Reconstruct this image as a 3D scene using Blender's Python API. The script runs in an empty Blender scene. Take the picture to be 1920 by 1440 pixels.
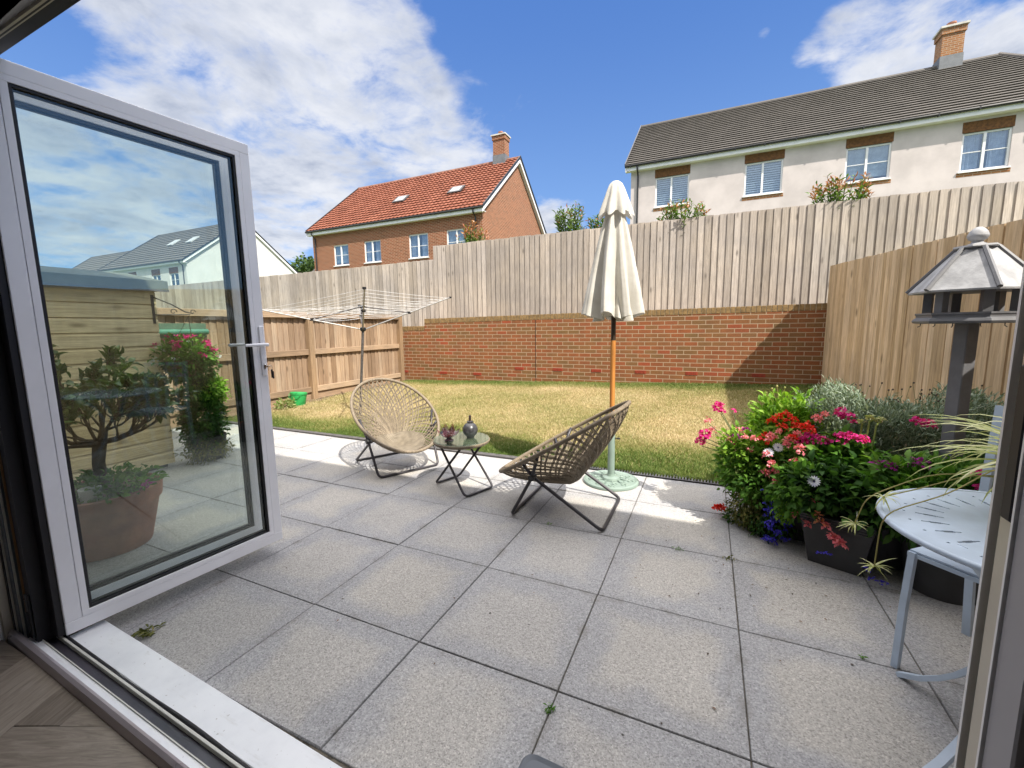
import bpy, math, random
import numpy as np
from mathutils import Vector, Matrix
random.seed(7); np.random.seed(7)
PI = math.pi
scene = bpy.context.scene
col = scene.collection

# ------------------------------------------------------------------ camera
cam_d = bpy.data.cameras.new("camera"); cam = bpy.data.objects.new("camera", cam_d); col.objects.link(cam)
r = (0.908863, 0.416858, -0.014011); d = (0.042088, -0.125081, -0.991253); f = (-0.414965, 0.900324, -0.131226)
cam.matrix_world = Matrix(((r[0], -d[0], -f[0], 1.6334), (r[1], -d[1], -f[1], -0.0902), (r[2], -d[2], -f[2], 1.2781), (0, 0, 0, 1)))
cam_d.sensor_width = 36; cam_d.lens = 799.26 / 1920 * 36; cam_d.clip_start = 0.02; cam_d.clip_end = 2000
scene.camera = cam

# ------------------------------------------------------------------ exposure
scene.view_settings.view_transform = 'Standard'; scene.view_settings.look = 'None'
scene.view_settings.gamma = 1; scene.view_settings.use_curve_mapping = False
scene.view_settings.exposure = 0.78

# ------------------------------------------------------------------ sun
SUN = Vector((0.75, -0.41, 1.0)).normalized()
sd = bpy.data.lights.new("sun", 'SUN'); so = bpy.data.objects.new("sun", sd); col.objects.link(so)
sd.energy = 4.7; sd.angle = math.radians(0.55); sd.color = (1.0, 0.93, 0.83)
so.rotation_euler = SUN.to_track_quat('Z', 'Y').to_euler(); so.location = (20, -15, 30)

# ------------------------------------------------------------------ node helpers
def N(nt, t, **kw):
    n = nt.nodes.new(t)
    for k, v in kw.items():
        if k.startswith('_'): n.inputs[int(k[1:])].default_value = v
        else: setattr(n, k, v)
    return n
def L(nt, a, b): nt.links.new(a, b)
def inp(nt, sock, v):
    if isinstance(v, (int, float)): sock.default_value = v
    elif isinstance(v, tuple): sock.default_value = v if len(v) == 4 or sock.type == 'VECTOR' else v + (1,)
    else: nt.links.new(v, sock)
def M(nt, op, a, b=0.0, c=0.0, clamp=False):
    n = nt.nodes.new('ShaderNodeMath'); n.operation = op; n.use_clamp = clamp
    for s, v in zip(n.inputs, (a, b, c)): inp(nt, s, v)
    return n.outputs[0]
def MIX(nt, f, a, b, bt='MIX'):
    n = nt.nodes.new('ShaderNodeMixRGB'); n.blend_type = bt
    for s, v in zip(n.inputs, (f, a, b)): inp(nt, s, v)
    return n.outputs[0]
def RAMP(nt, v, stops):
    n = nt.nodes.new('ShaderNodeValToRGB'); inp(nt, n.inputs[0], v)
    e = n.color_ramp.elements
    while len(e) < len(stops): e.new(0.5)
    for el, (p, c) in zip(e, stops): el.position = p; el.color = (c, c, c, 1) if isinstance(c, (int, float)) else tuple(c) + (1,)
    return n.outputs[0]
def MR(nt, v, a, b, c=0.0, dd=1.0, smooth=True):
    n = nt.nodes.new('ShaderNodeMapRange')
    if smooth: n.interpolation_type = 'SMOOTHSTEP'
    for s, x in zip(n.inputs, (v, a, b, c, dd)): inp(nt, s, x)
    return n.outputs[0]
def NOISE(nt, vec, scale, detail=4, rough=0.55, dist=0.0):
    n = nt.nodes.new('ShaderNodeTexNoise'); n.inputs['Scale'].default_value = scale
    n.inputs['Detail'].default_value = detail; n.inputs['Roughness'].default_value = rough; n.inputs['Distortion'].default_value = dist
    if vec is not None: nt.links.new(vec, n.inputs['Vector'])
    return n.outputs[0]
def VM(nt, op, a, b=(0, 0, 0)):
    n = nt.nodes.new('ShaderNodeVectorMath'); n.operation = op
    for s, v in zip(n.inputs, (a, b)): inp(nt, s, v)
    return n.outputs['Value'] if op in ('DOT_PRODUCT', 'LENGTH') else n.outputs[0]
def SEP(nt, v):
    n = nt.nodes.new('ShaderNodeSeparateXYZ'); inp(nt, n.inputs[0], v); return n.outputs
def CMB(nt, x, y, z=0.0):
    n = nt.nodes.new('ShaderNodeCombineXYZ')
    for s, v in zip(n.inputs, (x, y, z)): inp(nt, s, v)
    return n.outputs[0]
def OBJ(nt): return nt.nodes.new('ShaderNodeTexCoord').outputs['Object']
def ATTR(nt, name='rnd'):
    n = nt.nodes.new('ShaderNodeAttribute'); n.attribute_name = name; return n.outputs['Fac']
def BUMP(nt, h, strength=0.3, dist=0.01):
    n = nt.nodes.new('ShaderNodeBump'); n.inputs['Strength'].default_value = strength; n.inputs['Distance'].default_value = dist
    nt.links.new(h, n.inputs['Height']); return n.outputs[0]
def newmat(name):
    m = bpy.data.materials.new(name); m.use_nodes = True; nt = m.node_tree
    return m, nt, nt.nodes['Principled BSDF']
def S(h, k=1.0):
    h = h.lstrip('#'); v = [int(h[i:i+2], 16) / 255 for i in (0, 2, 4)]
    return tuple((x / 12.92 if x <= .04045 else ((x + .055) / 1.055) ** 2.4) * k for x in v)

# ------------------------------------------------------------------ world: blue sky and the clouds in it
world = bpy.data.worlds.new("World"); scene.world = world; world.use_nodes = True
wt = world.node_tree; bg = wt.nodes['Background']
sky = N(wt, 'ShaderNodeTexSky', sky_type='NISHITA', sun_disc=False, sun_elevation=math.radians(49.5), sun_rotation=math.radians(118.7))
sky.air_density = 1.0; sky.dust_density = 0.3; sky.ozone_density = 2.0
D = N(wt, 'ShaderNodeTexCoord').outputs['Generated']
D = VM(wt, 'NORMALIZE', D)
hsv = N(wt, 'ShaderNodeHueSaturation'); hsv.inputs['Saturation'].default_value = 1.22; hsv.inputs['Value'].default_value = 1.05
L(wt, sky.outputs[0], hsv.inputs['Color'])
dz = SEP(wt, D)[2]
skyc = MIX(wt, .75, hsv.outputs[0], MIX(wt, MR(wt, dz, .10, .62), (1.50, 2.62, 5.1), (.60, 1.42, 4.0)))
# clouds live on a flat layer, so their noise is stretched towards the horizon as in life
inv = M(wt, 'DIVIDE', 1.0, M(wt, 'ADD', M(wt, 'MAXIMUM', dz, 0.0), 0.16))
P2 = CMB(wt, M(wt, 'MULTIPLY', SEP(wt, D)[0], inv), M(wt, 'MULTIPLY', SEP(wt, D)[1], inv), 0.0)
n1 = NOISE(wt, P2, 2.6, 10, 0.60, 0.35)
n2 = NOISE(wt, VM(wt, 'ADD', P2, (5.3, 1.7, 0.4)), 7.0, 8, 0.62, 0.4)
blobs = [((-0.610, 0.636, 0.472), 0.178, 0.55),
         ((-0.705, 0.566, 0.426), 0.151, 0.55),
         ((-0.546, 0.695, 0.468), 0.105, 0.55),
         ((-0.727, 0.494, 0.476), 0.133, 0.50),
         ((-0.771, 0.426, 0.472), 0.097, 0.42),
         ((-0.809, 0.365, 0.461), 0.073, 0.30),
         ((-0.664, 0.503, 0.554), 0.141, 0.50),
         ((-0.583, 0.583, 0.566), 0.135, 0.42),
         ((-0.761, 0.548, 0.347), 0.125, 0.50),
         ((-0.695, 0.639, 0.330), 0.174, 0.55),
         ((-0.585, 0.727, 0.361), 0.147, 0.55),
         ((-0.486, 0.805, 0.340), 0.110, 0.50),
         ((-0.649, 0.654, 0.389), 0.102, 0.40),
         ((-0.790, 0.502, 0.352), 0.079, 0.35),
         ((-0.741, 0.612, 0.275), 0.117, 0.42),
         ((-0.633, 0.714, 0.299), 0.114, 0.40),
         ((-0.836, 0.401, 0.373), 0.050, 0.38),
         ((-0.776, 0.600, 0.193), 0.074, 0.60),
         ((-0.782, 0.582, 0.224), 0.049, 0.50),
         ((-0.305, 0.923, 0.235), 0.064, 0.55),
         ((-0.358, 0.899, 0.251), 0.056, 0.30),
         ((0.158, 0.886, 0.436), 0.052, 0.38),
         ((0.180, 0.870, 0.459), 0.061, 0.38),
         ((0.238, 0.870, 0.431), 0.070, 0.36),
         ((0.221, 0.889, 0.402), 0.058, 0.34),
         ((0.116, 0.892, 0.438), 0.025, 0.36),
         ((0.061, 0.878, 0.475), 0.017, 0.34),
         ((0.275, 0.858, 0.434), 0.051, 0.30),
         ((0.336, 0.861, 0.382), 0.060, 0.42),
         ((0.360, 0.865, 0.348), 0.056, 0.48),
         ((0.282, 0.890, 0.358), 0.056, 0.40),
         ((0.194, 0.905, 0.378), 0.044, 0.25),
         ((-0.888, 0.358, 0.288), 0.099, 0.34),
         ((-0.859, 0.446, 0.250), 0.126, 0.42),
         ((-0.921, 0.341, 0.190), 0.110, 0.50),
         ((-0.896, 0.403, 0.185), 0.103, 0.48),
         ((-0.822, 0.503, 0.266), 0.083, 0.40),
         ((-0.922, 0.311, 0.233), 0.079, 0.40),
         ((-0.941, 0.218, 0.260), 0.129, 0.40),
         ((-0.964, 0.230, 0.131), 0.106, 0.40)]
acc = 0.0
for c, rad, w in blobs:
    v = Vector(c).normalized()
    dist = VM(wt, 'LENGTH', VM(wt, 'SUBTRACT', D, tuple(v)))
    acc = M(wt, 'ADD', acc, MR(wt, dist, rad * .25, rad * 1.35, w, 0.0))
FILL_CLOUD = 17.0
acc = M(wt, 'MINIMUM', M(wt, 'MULTIPLY', acc, .86), 0.58)
dens = M(wt, 'ADD', acc, M(wt, 'ADD', M(wt, 'MULTIPLY', M(wt, 'SUBTRACT', n1, .5), 1.5), M(wt, 'MULTIPLY', M(wt, 'SUBTRACT', n2, .5), .60)))
n3 = NOISE(wt, VM(wt, 'ADD', P2, (1.1, 8.2, 3.0)), 3.1, 8, 0.6, 0.3)
cover = MR(wt, dens, 0.20, 0.66)
cc = RAMP(wt, MR(wt, M(wt, 'ADD', M(wt, 'MULTIPLY', dens, .45), M(wt, 'MULTIPLY', n3, 1.1)), .55, 1.05, smooth=False), [(0.0, (1.0, 1.0, 1.02)), (.35, (.90, .92, .97)), (.7, (.70, .74, .83)), (1.0, (.50, .55, .67))])
cc = VM(wt, 'MULTIPLY', cc, (5.6, 5.6, 5.6))
# added fill cloud, unseen overhead and behind the house, to brighten the shade
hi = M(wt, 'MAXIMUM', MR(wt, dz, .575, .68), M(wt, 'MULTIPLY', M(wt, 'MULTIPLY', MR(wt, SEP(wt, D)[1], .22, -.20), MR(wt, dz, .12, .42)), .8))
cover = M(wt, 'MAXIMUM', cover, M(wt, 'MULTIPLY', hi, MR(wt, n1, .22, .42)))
cc = MIX(wt, hi, cc, VM(wt, 'SCALE', (FILL_CLOUD, FILL_CLOUD*.965, FILL_CLOUD*.95), (0, 0, 0)) if False else VM(wt, 'MULTIPLY', CMB(wt, FILL_CLOUD, FILL_CLOUD*.968, FILL_CLOUD*.962), CMB(wt, *([MR(wt, SEP(wt, D)[1], -.35, .45, .74, 1.18)]*3))))
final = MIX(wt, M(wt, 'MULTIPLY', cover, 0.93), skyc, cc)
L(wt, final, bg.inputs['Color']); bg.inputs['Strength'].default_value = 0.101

# ------------------------------------------------------------------ mesh helpers
def EMP(name, label, cat, loc=(0, 0, 0), rz=0.0, group=None):
    o = bpy.data.objects.new(name, None); col.objects.link(o); o.empty_display_size = 0.1
    o.location = loc; o.rotation_euler = (0, 0, rz); o['label'] = label; o['category'] = cat
    if group: o['group'] = group
    o['_m'] = 0
    return o
def wm(o):
    m = Matrix.Translation(o.location) @ o.rotation_euler.to_matrix().to_4x4()
    return wm(o.parent) @ m if o.parent else m
def tag(o, label=None, cat=None, group=None, kind=None):
    if label: o['label'] = label
    if cat: o['category'] = cat
    if group: o['group'] = group
    if kind: o['kind'] = kind
    return o
class MB:
    def __init__(s): s.v = []; s.f = []; s.r = []; s.x = Matrix.Identity(4)
    def add(s, vs, fs, rnd=None):
        n = len(s.v); s.v += [tuple(s.x @ Vector(p)) for p in vs]; s.f += [tuple(i + n for i in q) for q in fs]
        rr = random.random() if rnd is None else rnd; s.r += [rr] * len(fs); return s
    def box(s, a, b, rnd=None, bev=0.0):
        x0, y0, z0 = a; x1, y1, z1 = b
        if x0 > x1: x0, x1 = x1, x0
        if y0 > y1: y0, y1 = y1, y0
        if z0 > z1: z0, z1 = z1, z0
        if bev <= 0:
            vs = [(x0, y0, z0), (x1, y0, z0), (x1, y1, z0), (x0, y1, z0), (x0, y0, z1), (x1, y0, z1), (x1, y1, z1), (x0, y1, z1)]
            return s.add(vs, [(0, 3, 2, 1), (4, 5, 6, 7), (0, 1, 5, 4), (1, 2, 6, 5), (2, 3, 7, 6), (3, 0, 4, 7)], rnd)
        b_ = min(bev, (x1-x0)*.45, (y1-y0)*.45, (z1-z0)*.45)
        vs = []; idx = {}
        for ix, X in enumerate((x0, x1)):
            for iy, Y in enumerate((y0, y1)):
                for iz, Z in enumerate((z0, z1)):
                    sx = b_ * (1 - 2*ix); sy = b_ * (1 - 2*iy); sz = b_ * (1 - 2*iz)
                    for k, p in enumerate(((X, Y+sy, Z+sz), (X+sx, Y, Z+sz), (X+sx, Y+sy, Z))):
                        idx[ix, iy, iz, k] = len(vs); vs.append(p)
        g = lambda *a: idx[a]
        fs = []
        for i in (0, 1):
            q = [g(i,0,0,0), g(i,1,0,0), g(i,1,1,0), g(i,0,1,0)]; fs.append(q if i else q[::-1])
            q = [g(0,i,0,1), g(0,i,1,1), g(1,i,1,1), g(1,i,0,1)]; fs.append(q if i else q[::-1])
            q = [g(0,0,i,2), g(1,0,i,2), g(1,1,i,2), g(0,1,i,2)]; fs.append(q if i else q[::-1])
        for i in (0, 1):
            for j in (0, 1):
                fs.append([g(0,i,j,1), g(1,i,j,1), g(1,i,j,2), g(0,i,j,2)])
                fs.append([g(i,0,j,0), g(i,1,j,0), g(i,1,j,2), g(i,0,j,2)])
                fs.append([g(i,j,0,0), g(i,j,1,0), g(i,j,1,1), g(i,j,0,1)])
                for k in (0, 1): fs.append([g(i,j,k,0), g(i,j,k,1), g(i,j,k,2)])
        return s.add(vs, fs, rnd)
    def tube(s, pts, rad, n=8, closed=False, caps=True, rnd=None, flat=None):
        pts = [Vector(p) for p in pts]; m = len(pts)
        rad = rad if isinstance(rad, (list, tuple)) else [rad] * m
        vs = []; fs = []; up = None
        for i, p in enumerate(pts):
            a = pts[(i-1) % m] if (closed or i > 0) else p; b = pts[(i+1) % m] if (closed or i < m-1) else p
            t = (b - a); t = t.normalized() if t.length > 1e-9 else Vector((0, 0, 1))
            if up is None:
                up = t.orthogonal().normalized() if flat is None else (flat - t*flat.dot(t)).normalized()
            else:
                up = up - t * up.dot(t); up = up.normalized() if up.length > 1e-6 else t.orthogonal().normalized()
            w = t.cross(up)
            for k in range(n):
                an = 2*PI*k/n; vs.append(tuple(p + (up*math.cos(an) + w*math.sin(an)) * rad[i]))
        for i in range(m if closed else m-1):
            j = (i+1) % m
            for k in range(n):
                k2 = (k+1) % n; fs.append((i*n+k, i*n+k2, j*n+k2, j*n+k))
        if caps and not closed: fs.append(tuple(range(n))[::-1]); fs.append(tuple((m-1)*n+k for k in range(n)))
        return s.add(vs, fs, rnd)
    def lathe(s, prof, n=24, c=(0, 0, 0), caps=True, rnd=None):
        vs = []; fs = []; m = len(prof)
        for rr, z in prof:
            for k in range(n):
                a = 2*PI*k/n; vs.append((c[0] + rr*math.cos(a), c[1] + rr*math.sin(a), c[2] + z))
        for i in range(m-1):
            for k in range(n):
                k2 = (k+1) % n; fs.append((i*n+k, i*n+k2, (i+1)*n+k2, (i+1)*n+k))
        if caps:
            if prof[0][0] > 1e-4: fs.append(tuple(range(n))[::-1])
            if prof[-1][0] > 1e-4: fs.append(tuple((m-1)*n+k for k in range(n)))
        return s.add(vs, fs, rnd)
    def prism(s, poly, axis, a, b, rnd=None):
        # poly: 2D points; axis: 'x' -> (y,z) extruded in x etc.
        def mk(p, t):
            return {'x': (t, p[0], p[1]), 'y': (p[0], t, p[1]), 'z': (p[0], p[1], t)}[axis]
        n = len(poly); vs = [mk(p, a) for p in poly] + [mk(p, b) for p in poly]
        fs = [tuple(range(n))[::-1], tuple(range(n, 2*n))] + [(i, (i+1) % n, n + (i+1) % n, n + i) for i in range(n)]
        return s.add(vs, fs, rnd)
    def build(s, name, mat, parent=None, local=False, smooth=False, angle=None):
        me = bpy.data.meshes.new(name)
        vs = s.v
        if parent is not None and not local:
            im = wm(parent).inverted(); vs = [tuple(im @ Vector(p)) for p in vs]
        me.from_pydata(vs, [], s.f); me.update()
        at = me.attributes.new('rnd', 'FLOAT', 'FACE'); at.data.foreach_set('value', s.r)
        me.materials.append(mat)
        o = bpy.data.objects.new(name, me); col.objects.link(o)
        if parent is not None: o.parent = parent
        import bmesh
        bm = bmesh.new(); bm.from_mesh(me); bmesh.ops.recalc_face_normals(bm, faces=bm.faces); bm.to_mesh(me); bm.free()
        if smooth: me.polygons.foreach_set('use_smooth', [True]*len(me.polygons)); 
        if smooth and angle:
            try: me.set_sharp_from_angle(angle=math.radians(angle))
            except Exception: pass
        return o
def npmesh(name, V, F, mat, parent=None, rnd=None, local=False, smooth=False):
    V = np.asarray(V, float).reshape(-1, 3); F = np.asarray(F, int)
    if parent is not None and not local:
        im = np.array(wm(parent).inverted()); V = V @ im[:3, :3].T + im[:3, 3]
    me = bpy.data.meshes.new(name); nf, k = F.shape
    me.vertices.add(len(V)); me.vertices.foreach_set('co', V.ravel())
    me.loops.add(nf*k); me.loops.foreach_set('vertex_index', F.ravel())
    me.polygons.add(nf); me.polygons.foreach_set('loop_start', np.arange(nf)*k)
    try: me.polygons.foreach_set('loop_total', np.full(nf, k))
    except Exception: pass
    me.update(calc_edges=True)
    if rnd is not None:
        at = me.attributes.new('rnd', 'FLOAT', 'FACE'); at.data.foreach_set('value', np.asarray(rnd, float))
    if smooth: me.polygons.foreach_set('use_smooth', np.ones(nf, bool))
    me.materials.append(mat); o = bpy.data.objects.new(name, me); col.objects.link(o)
    if parent is not None: o.parent = parent
    return o
def copy_tree(o, parent=None):
    c = o.copy(); col.objects.link(c); c.parent = parent
    for ch in list(o.children): copy_tree(ch, c)
    return c
def unit(a): return a / np.maximum(np.linalg.norm(a, axis=-1, keepdims=True), 1e-9)
class Leaves:
    """many folded leaf blades; each is a small pointed, creased shape of its own"""
    def __init__(s): s.V = []; s.F = []; s.R = []; s.n = 0
    def add(s, P, Dr, Ln, Wd, up=None, curl=0.25, fold=0.25, rnd=None):
        P = np.asarray(P, float).reshape(-1, 3); n = len(P); Dr = unit(np.asarray(Dr, float).reshape(-1, 3))
        up = np.random.normal(0, 1, (n, 3)) * 0.5 + np.array([0, 0, 1.]) if up is None else np.asarray(up, float)*np.ones((n, 3))
        W = unit(np.cross(Dr, up)); U = np.cross(W, Dr)
        Ln = (np.ones(n)*Ln)[:, None]; Wd = (np.ones(n)*Wd)[:, None]
        base = P; mid = P + Dr*Ln*0.45 + U*Ln*0.06; tip = P + Dr*Ln*(1-.1*curl) - U*Ln*curl
        l = P + Dr*Ln*0.42 + W*Wd*.5 + U*Wd*fold; rr = P + Dr*Ln*0.42 - W*Wd*.5 + U*Wd*fold
        l2 = P + Dr*Ln*.74 + W*Wd*.34 + U*(Wd*fold*.8 - Ln*curl*.45); r2 = P + Dr*Ln*.74 - W*Wd*.34 + U*(Wd*fold*.8 - Ln*curl*.45); m2 = P + Dr*Ln*.74 - U*Ln*curl*.4
        V = np.stack([base, l, rr, mid, l2, r2, m2, tip], 1).reshape(-1, 3)
        T = np.array([[0, 3, 1], [0, 2, 3], [1, 3, 6], [1, 6, 4], [3, 2, 5], [3, 5, 6], [4, 6, 7], [6, 5, 7]])
        F = (np.arange(n)[:, None, None]*8 + T[None]).reshape(-1, 3) + s.n
        s.V.append(V); s.F.append(F); s.n += n*8
        rd = np.random.rand(n) if rnd is None else np.clip(np.ones(n)*rnd + np.random.normal(0, .08, n), 0, 1)
        s.R.append(np.repeat(rd, 8)); return s
    def build(s, name, mat, parent=None, local=False):
        return npmesh(name, np.concatenate(s.V), np.concatenate(s.F), mat, parent, np.concatenate(s.R), local)

# ------------------------------------------------------------------ materials
def plain(name, c, rough=0.5, metal=0.0, var=0.12, scale=6.0, bump=0.0, bscale=40.0, spec=0.5, coat=0.0):
    m, nt, b = newmat(name); o = OBJ(nt)
    n = NOISE(nt, o, scale, 5, 0.6)
    dark = tuple(x*(1-var*1.6) for x in c); lite = tuple(min(1, x*(1+var)) for x in c)
    L(nt, MIX(nt, MR(nt, n, .3, .7), dark, lite), b.inputs['Base Color'])
    L(nt, M(nt, 'ADD', M(nt, 'MULTIPLY', n, 0.2), rough - 0.1), b.inputs['Roughness'])
    b.inputs['Metallic'].default_value = metal; b.inputs['Specular IOR Level'].default_value = spec
    b.inputs['Coat Weight'].default_value = coat
    if bump: L(nt, BUMP(nt, NOISE(nt, o, bscale, 4, .6), bump, 0.004), b.inputs['Normal'])
    return m
def leafmat(name, c1, c2, c3=None, trans=0.35, rough=0.6):
    m, nt, b = newmat(name); rv = ATTR(nt)
    st = [(0.0, c1), (1.0, c2)] if c3 is None else [(0.0, c1), (0.6, c2), (1.0, c3)]
    c = RAMP(nt, rv, st); L(nt, c, b.inputs['Base Color']); b.inputs['Roughness'].default_value = rough
    b.inputs['Specular IOR Level'].default_value = 0.25
    t = N(nt, 'ShaderNodeBsdfTranslucent'); L(nt, MIX(nt, 1.0, c, (1.25, 1.3, 0.7), 'MULTIPLY'), t.inputs[0])
    mx = N(nt, 'ShaderNodeMixShader'); mx.inputs[0].default_value = trans
    L(nt, b.outputs[0], mx.inputs[1]); L(nt, t.outputs[0], mx.inputs[2]); L(nt, mx.outputs[0], nt.nodes['Material Output'].inputs[0])
    return m
def brickmat(name, cols, mortar, bw=0.225, bh=0.075, ms=0.011, swap=False, zoff=0.0, bump=0.6):
    m, nt, b = newmat(name); o = OBJ(nt); x, y, z = SEP(nt, o)
    h = M(nt, 'ADD', x, y); z = M(nt, 'ADD', z, zoff)
    vec = CMB(nt, z, h) if swap else CMB(nt, h, z)
    br = N(nt, 'ShaderNodeTexBrick'); br.offset = 0.5 if not swap else 0.0
    L(nt, vec, br.inputs['Vector'])
    br.inputs['Color1'].default_value = (0, 0, 0, 1); br.inputs['Color2'].default_value = (1, 1, 1, 1); br.inputs['Mortar'].default_value = (.5, .5, .5, 1)
    br.inputs['Scale'].default_value = 1; br.inputs['Mortar Size'].default_value = ms; br.inputs['Mortar Smooth'].default_value = 0.15
    br.inputs['Brick Width'].default_value = bw; br.inputs['Row Height'].default_value = bh
    k = len(cols); cr = RAMP(nt, br.outputs['Color'], [(i/(k-1), c) for i, c in enumerate(cols)])
    nz = NOISE(nt, o, 3.0, 5, .6); fine = NOISE(nt, o, 60, 3, .6)
    cr = MIX(nt, 0.5, cr, MIX(nt, MR(nt, fine, .3, .7), (.75, .75, .75), (1.15, 1.12, 1.1)), 'MULTIPLY') if False else MIX(nt, 1.0, cr, MIX(nt, MR(nt, fine, .3, .7), (.82, .82, .82), (1.12, 1.1, 1.08)), 'MULTIPLY')
    cr = MIX(nt, 1.0, cr, MIX(nt, MR(nt, nz, .3, .7), (.86, .86, .88), (1.1, 1.08, 1.05)), 'MULTIPLY')
    c = MIX(nt, br.outputs['Fac'], cr, mortar); L(nt, c, b.inputs['Base Color'])
    b.inputs['Roughness'].default_value = 0.9
    hgt = M(nt, 'ADD', M(nt, 'MULTIPLY', br.outputs['Fac'], -1.0), M(nt, 'MULTIPLY', fine, 0.35))
    L(nt, BUMP(nt, hgt, bump, 0.006), b.inputs['Normal'])
    return m
def woodmat(name, c1, c2, c3, axis='z', grain=1.0, knots=True, rough=0.8, boards=True):
    """weathered softwood: per-board tone (face attribute), long grain, knots"""
    m, nt, b = newmat(name); o = OBJ(nt); rv = ATTR(nt)
    x, y, z = SEP(nt, o); off = M(nt, 'MULTIPLY', rv, 37.0)
    if axis == 'z': v = CMB(nt, M(nt, 'ADD', x, off), M(nt, 'ADD', y, off), M(nt, 'MULTIPLY', z, 0.05)); kv = CMB(nt, M(nt, 'ADD', x, off), M(nt, 'ADD', y, off), M(nt, 'MULTIPLY', z, 0.35))
    elif axis == 'y': v = CMB(nt, M(nt, 'ADD', x, off), M(nt, 'MULTIPLY', y, 0.05), M(nt, 'ADD', z, off)); kv = CMB(nt, M(nt, 'ADD', x, off), M(nt, 'MULTIPLY', y, 0.35), M(nt, 'ADD', z, off))
    else: v = CMB(nt, M(nt, 'MULTIPLY', x, 0.05), M(nt, 'ADD', y, off), M(nt, 'ADD', z, off)); kv = CMB(nt, M(nt, 'MULTIPLY', x, 0.35), M(nt, 'ADD', y, off), M(nt, 'ADD', z, off))
    g = NOISE(nt, v, 70*grain, 5, .65, .6); g2 = NOISE(nt, v, 14*grain, 4, .6, 1.2)
    base = RAMP(nt, M(nt, 'ADD', M(nt, 'MULTIPLY', rv, .55), M(nt, 'MULTIPLY', g2, .45)), [(0.15, c1), (0.5, c2), (0.85, c3)])
    c = MIX(nt, 1.0, base, MIX(nt, MR(nt, g, .3, .7), (.74, .73, .72), (1.13, 1.13, 1.12)), 'MULTIPLY')
    wx = NOISE(nt, o, 1.3, 4, .6); c = MIX(nt, 1.0, c, MIX(nt, MR(nt, wx, .3, .7), (.86, .87, .9), (1.08, 1.06, 1.03)), 'MULTIPLY')
    if knots:
        vo = N(nt, 'ShaderNodeTexVoronoi'); vo.inputs['Scale'].default_value = 7.0; L(nt, kv, vo.inputs['Vector'])
        k = MR(nt, vo.outputs['Distance'], .04, .20, 1.0, 0.0); sel = M(nt, 'GREATER_THAN', SEP(nt, vo.outputs['Color'])[0], 0.5)
        c = MIX(nt, M(nt, 'MULTIPLY', M(nt, 'MULTIPLY', k, sel), 0.72), c, tuple(q*.38 for q in c1))
    L(nt, c, b.inputs['Base Color']); b.inputs['Roughness'].default_value = rough; b.inputs['Specular IOR Level'].default_value = 0.25
    L(nt, BUMP(nt, g, 0.35, 0.003), b.inputs['Normal'])
    return m
def glassmat(name, tint=(.86, .93, .90), f0=0.05, gain=1.0):
    m, nt, b = newmat(name); nt.nodes.remove(b)
    lw = N(nt, 'ShaderNodeLayerWeight'); lw.inputs[0].default_value = 0.5
    fac = M(nt, 'ADD', f0, M(nt, 'MULTIPLY', M(nt, 'POWER', lw.outputs['Facing'], 4.0), (1-f0)*gain), clamp=True)
    tr = N(nt, 'ShaderNodeBsdfTransparent'); tr.inputs[0].default_value = tint + (1,)
    gl = N(nt, 'ShaderNodeBsdfGlossy'); gl.inputs['Roughness'].default_value = 0.0; gl.inputs[0].default_value = (.95, 1, .98, 1)
    mx = N(nt, 'ShaderNodeMixShader'); L(nt, fac, mx.inputs[0]); L(nt, tr.outputs[0], mx.inputs[1]); L(nt, gl.outputs[0], mx.inputs[2])
    L(nt, mx.outputs[0], nt.nodes['Material Output'].inputs[0]); return m

m_frame = plain('painted_frame', (.90, .90, .93), .32, 0, .03, 3, coat=.1)
m_framein = plain('frame_inner', (.60, .60, .54), .35, 0, .05, 3)
m_gasket = plain('gasket_rubber', (.012, .011, .014), .55, 0, .2)
def mat_sill():
    m, nt, b = newmat('white_sill'); o = OBJ(nt); n = NOISE(nt, o, 5, 6, .65); sp = NOISE(nt, o, 75, 3, .5); sm = NOISE(nt, VM(nt, 'MULTIPLY', o, (3, 14, 1)), 3, 5, .6)
    c = MIX(nt, MR(nt, n, .35, .75), (.84, .86, .88), (.72, .74, .77)); c = MIX(nt, M(nt, 'MULTIPLY', MR(nt, sp, .68, .74), .6), c, (.28, .25, .22)); c = MIX(nt, M(nt, 'MULTIPLY', MR(nt, sm, .58, .72), .25), c, (.5, .48, .44))
    L(nt, c, b.inputs['Base Color']); b.inputs['Roughness'].default_value = .38; return m
m_sill = mat_sill()
m_track = plain('track_dark', (.055, .05, .065), .35, .2, .2)
m_champ = plain('champagne_trim', (.50, .46, .38), .30, .3, .06, 3)
m_greypanel = plain('grey_panel', (.36, .35, .37), .5, 0, .04, 2)
m_chrome = plain('steel', (.62, .62, .64), .22, .95, .05)
m_brass = plain('key_brass', (.35, .2, .08), .35, .8, .1)
m_glass = glassmat('door_glass', (.968, .985, .977), 0.036)
m_winglass = glassmat('window_glass', (.80, .86, .90), 0.16)
m_tableglass = glassmat('table_glass', (.82, .92, .88), 0.10)
m_white = plain('upvc_white', (.80, .80, .80), .35, 0, .03)
m_black = plain('black_plastic', (.018, .018, .02), .4, 0, .15)
m_room = plain('room_paint', (.85, .84, .82), .8, 0, .04)
m_roomdark = plain('room_dark', (.10, .11, .13), .9, 0, .2)
m_soil = plain('soil', (.15, .105, .07), .95, 0, .35, 14, .8, 60)
m_terra = plain('terracotta', (.34, .15, .095), .75, 0, .14, 9, .2, 50)
m_pot = plain('dark_planter', (.040, .040, .042), .55, 0, .2, 5, .15, 80)
m_tube = plain('tube_steel_dark', (.045, .042, .048), .38, .3, .15, 20)
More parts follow.
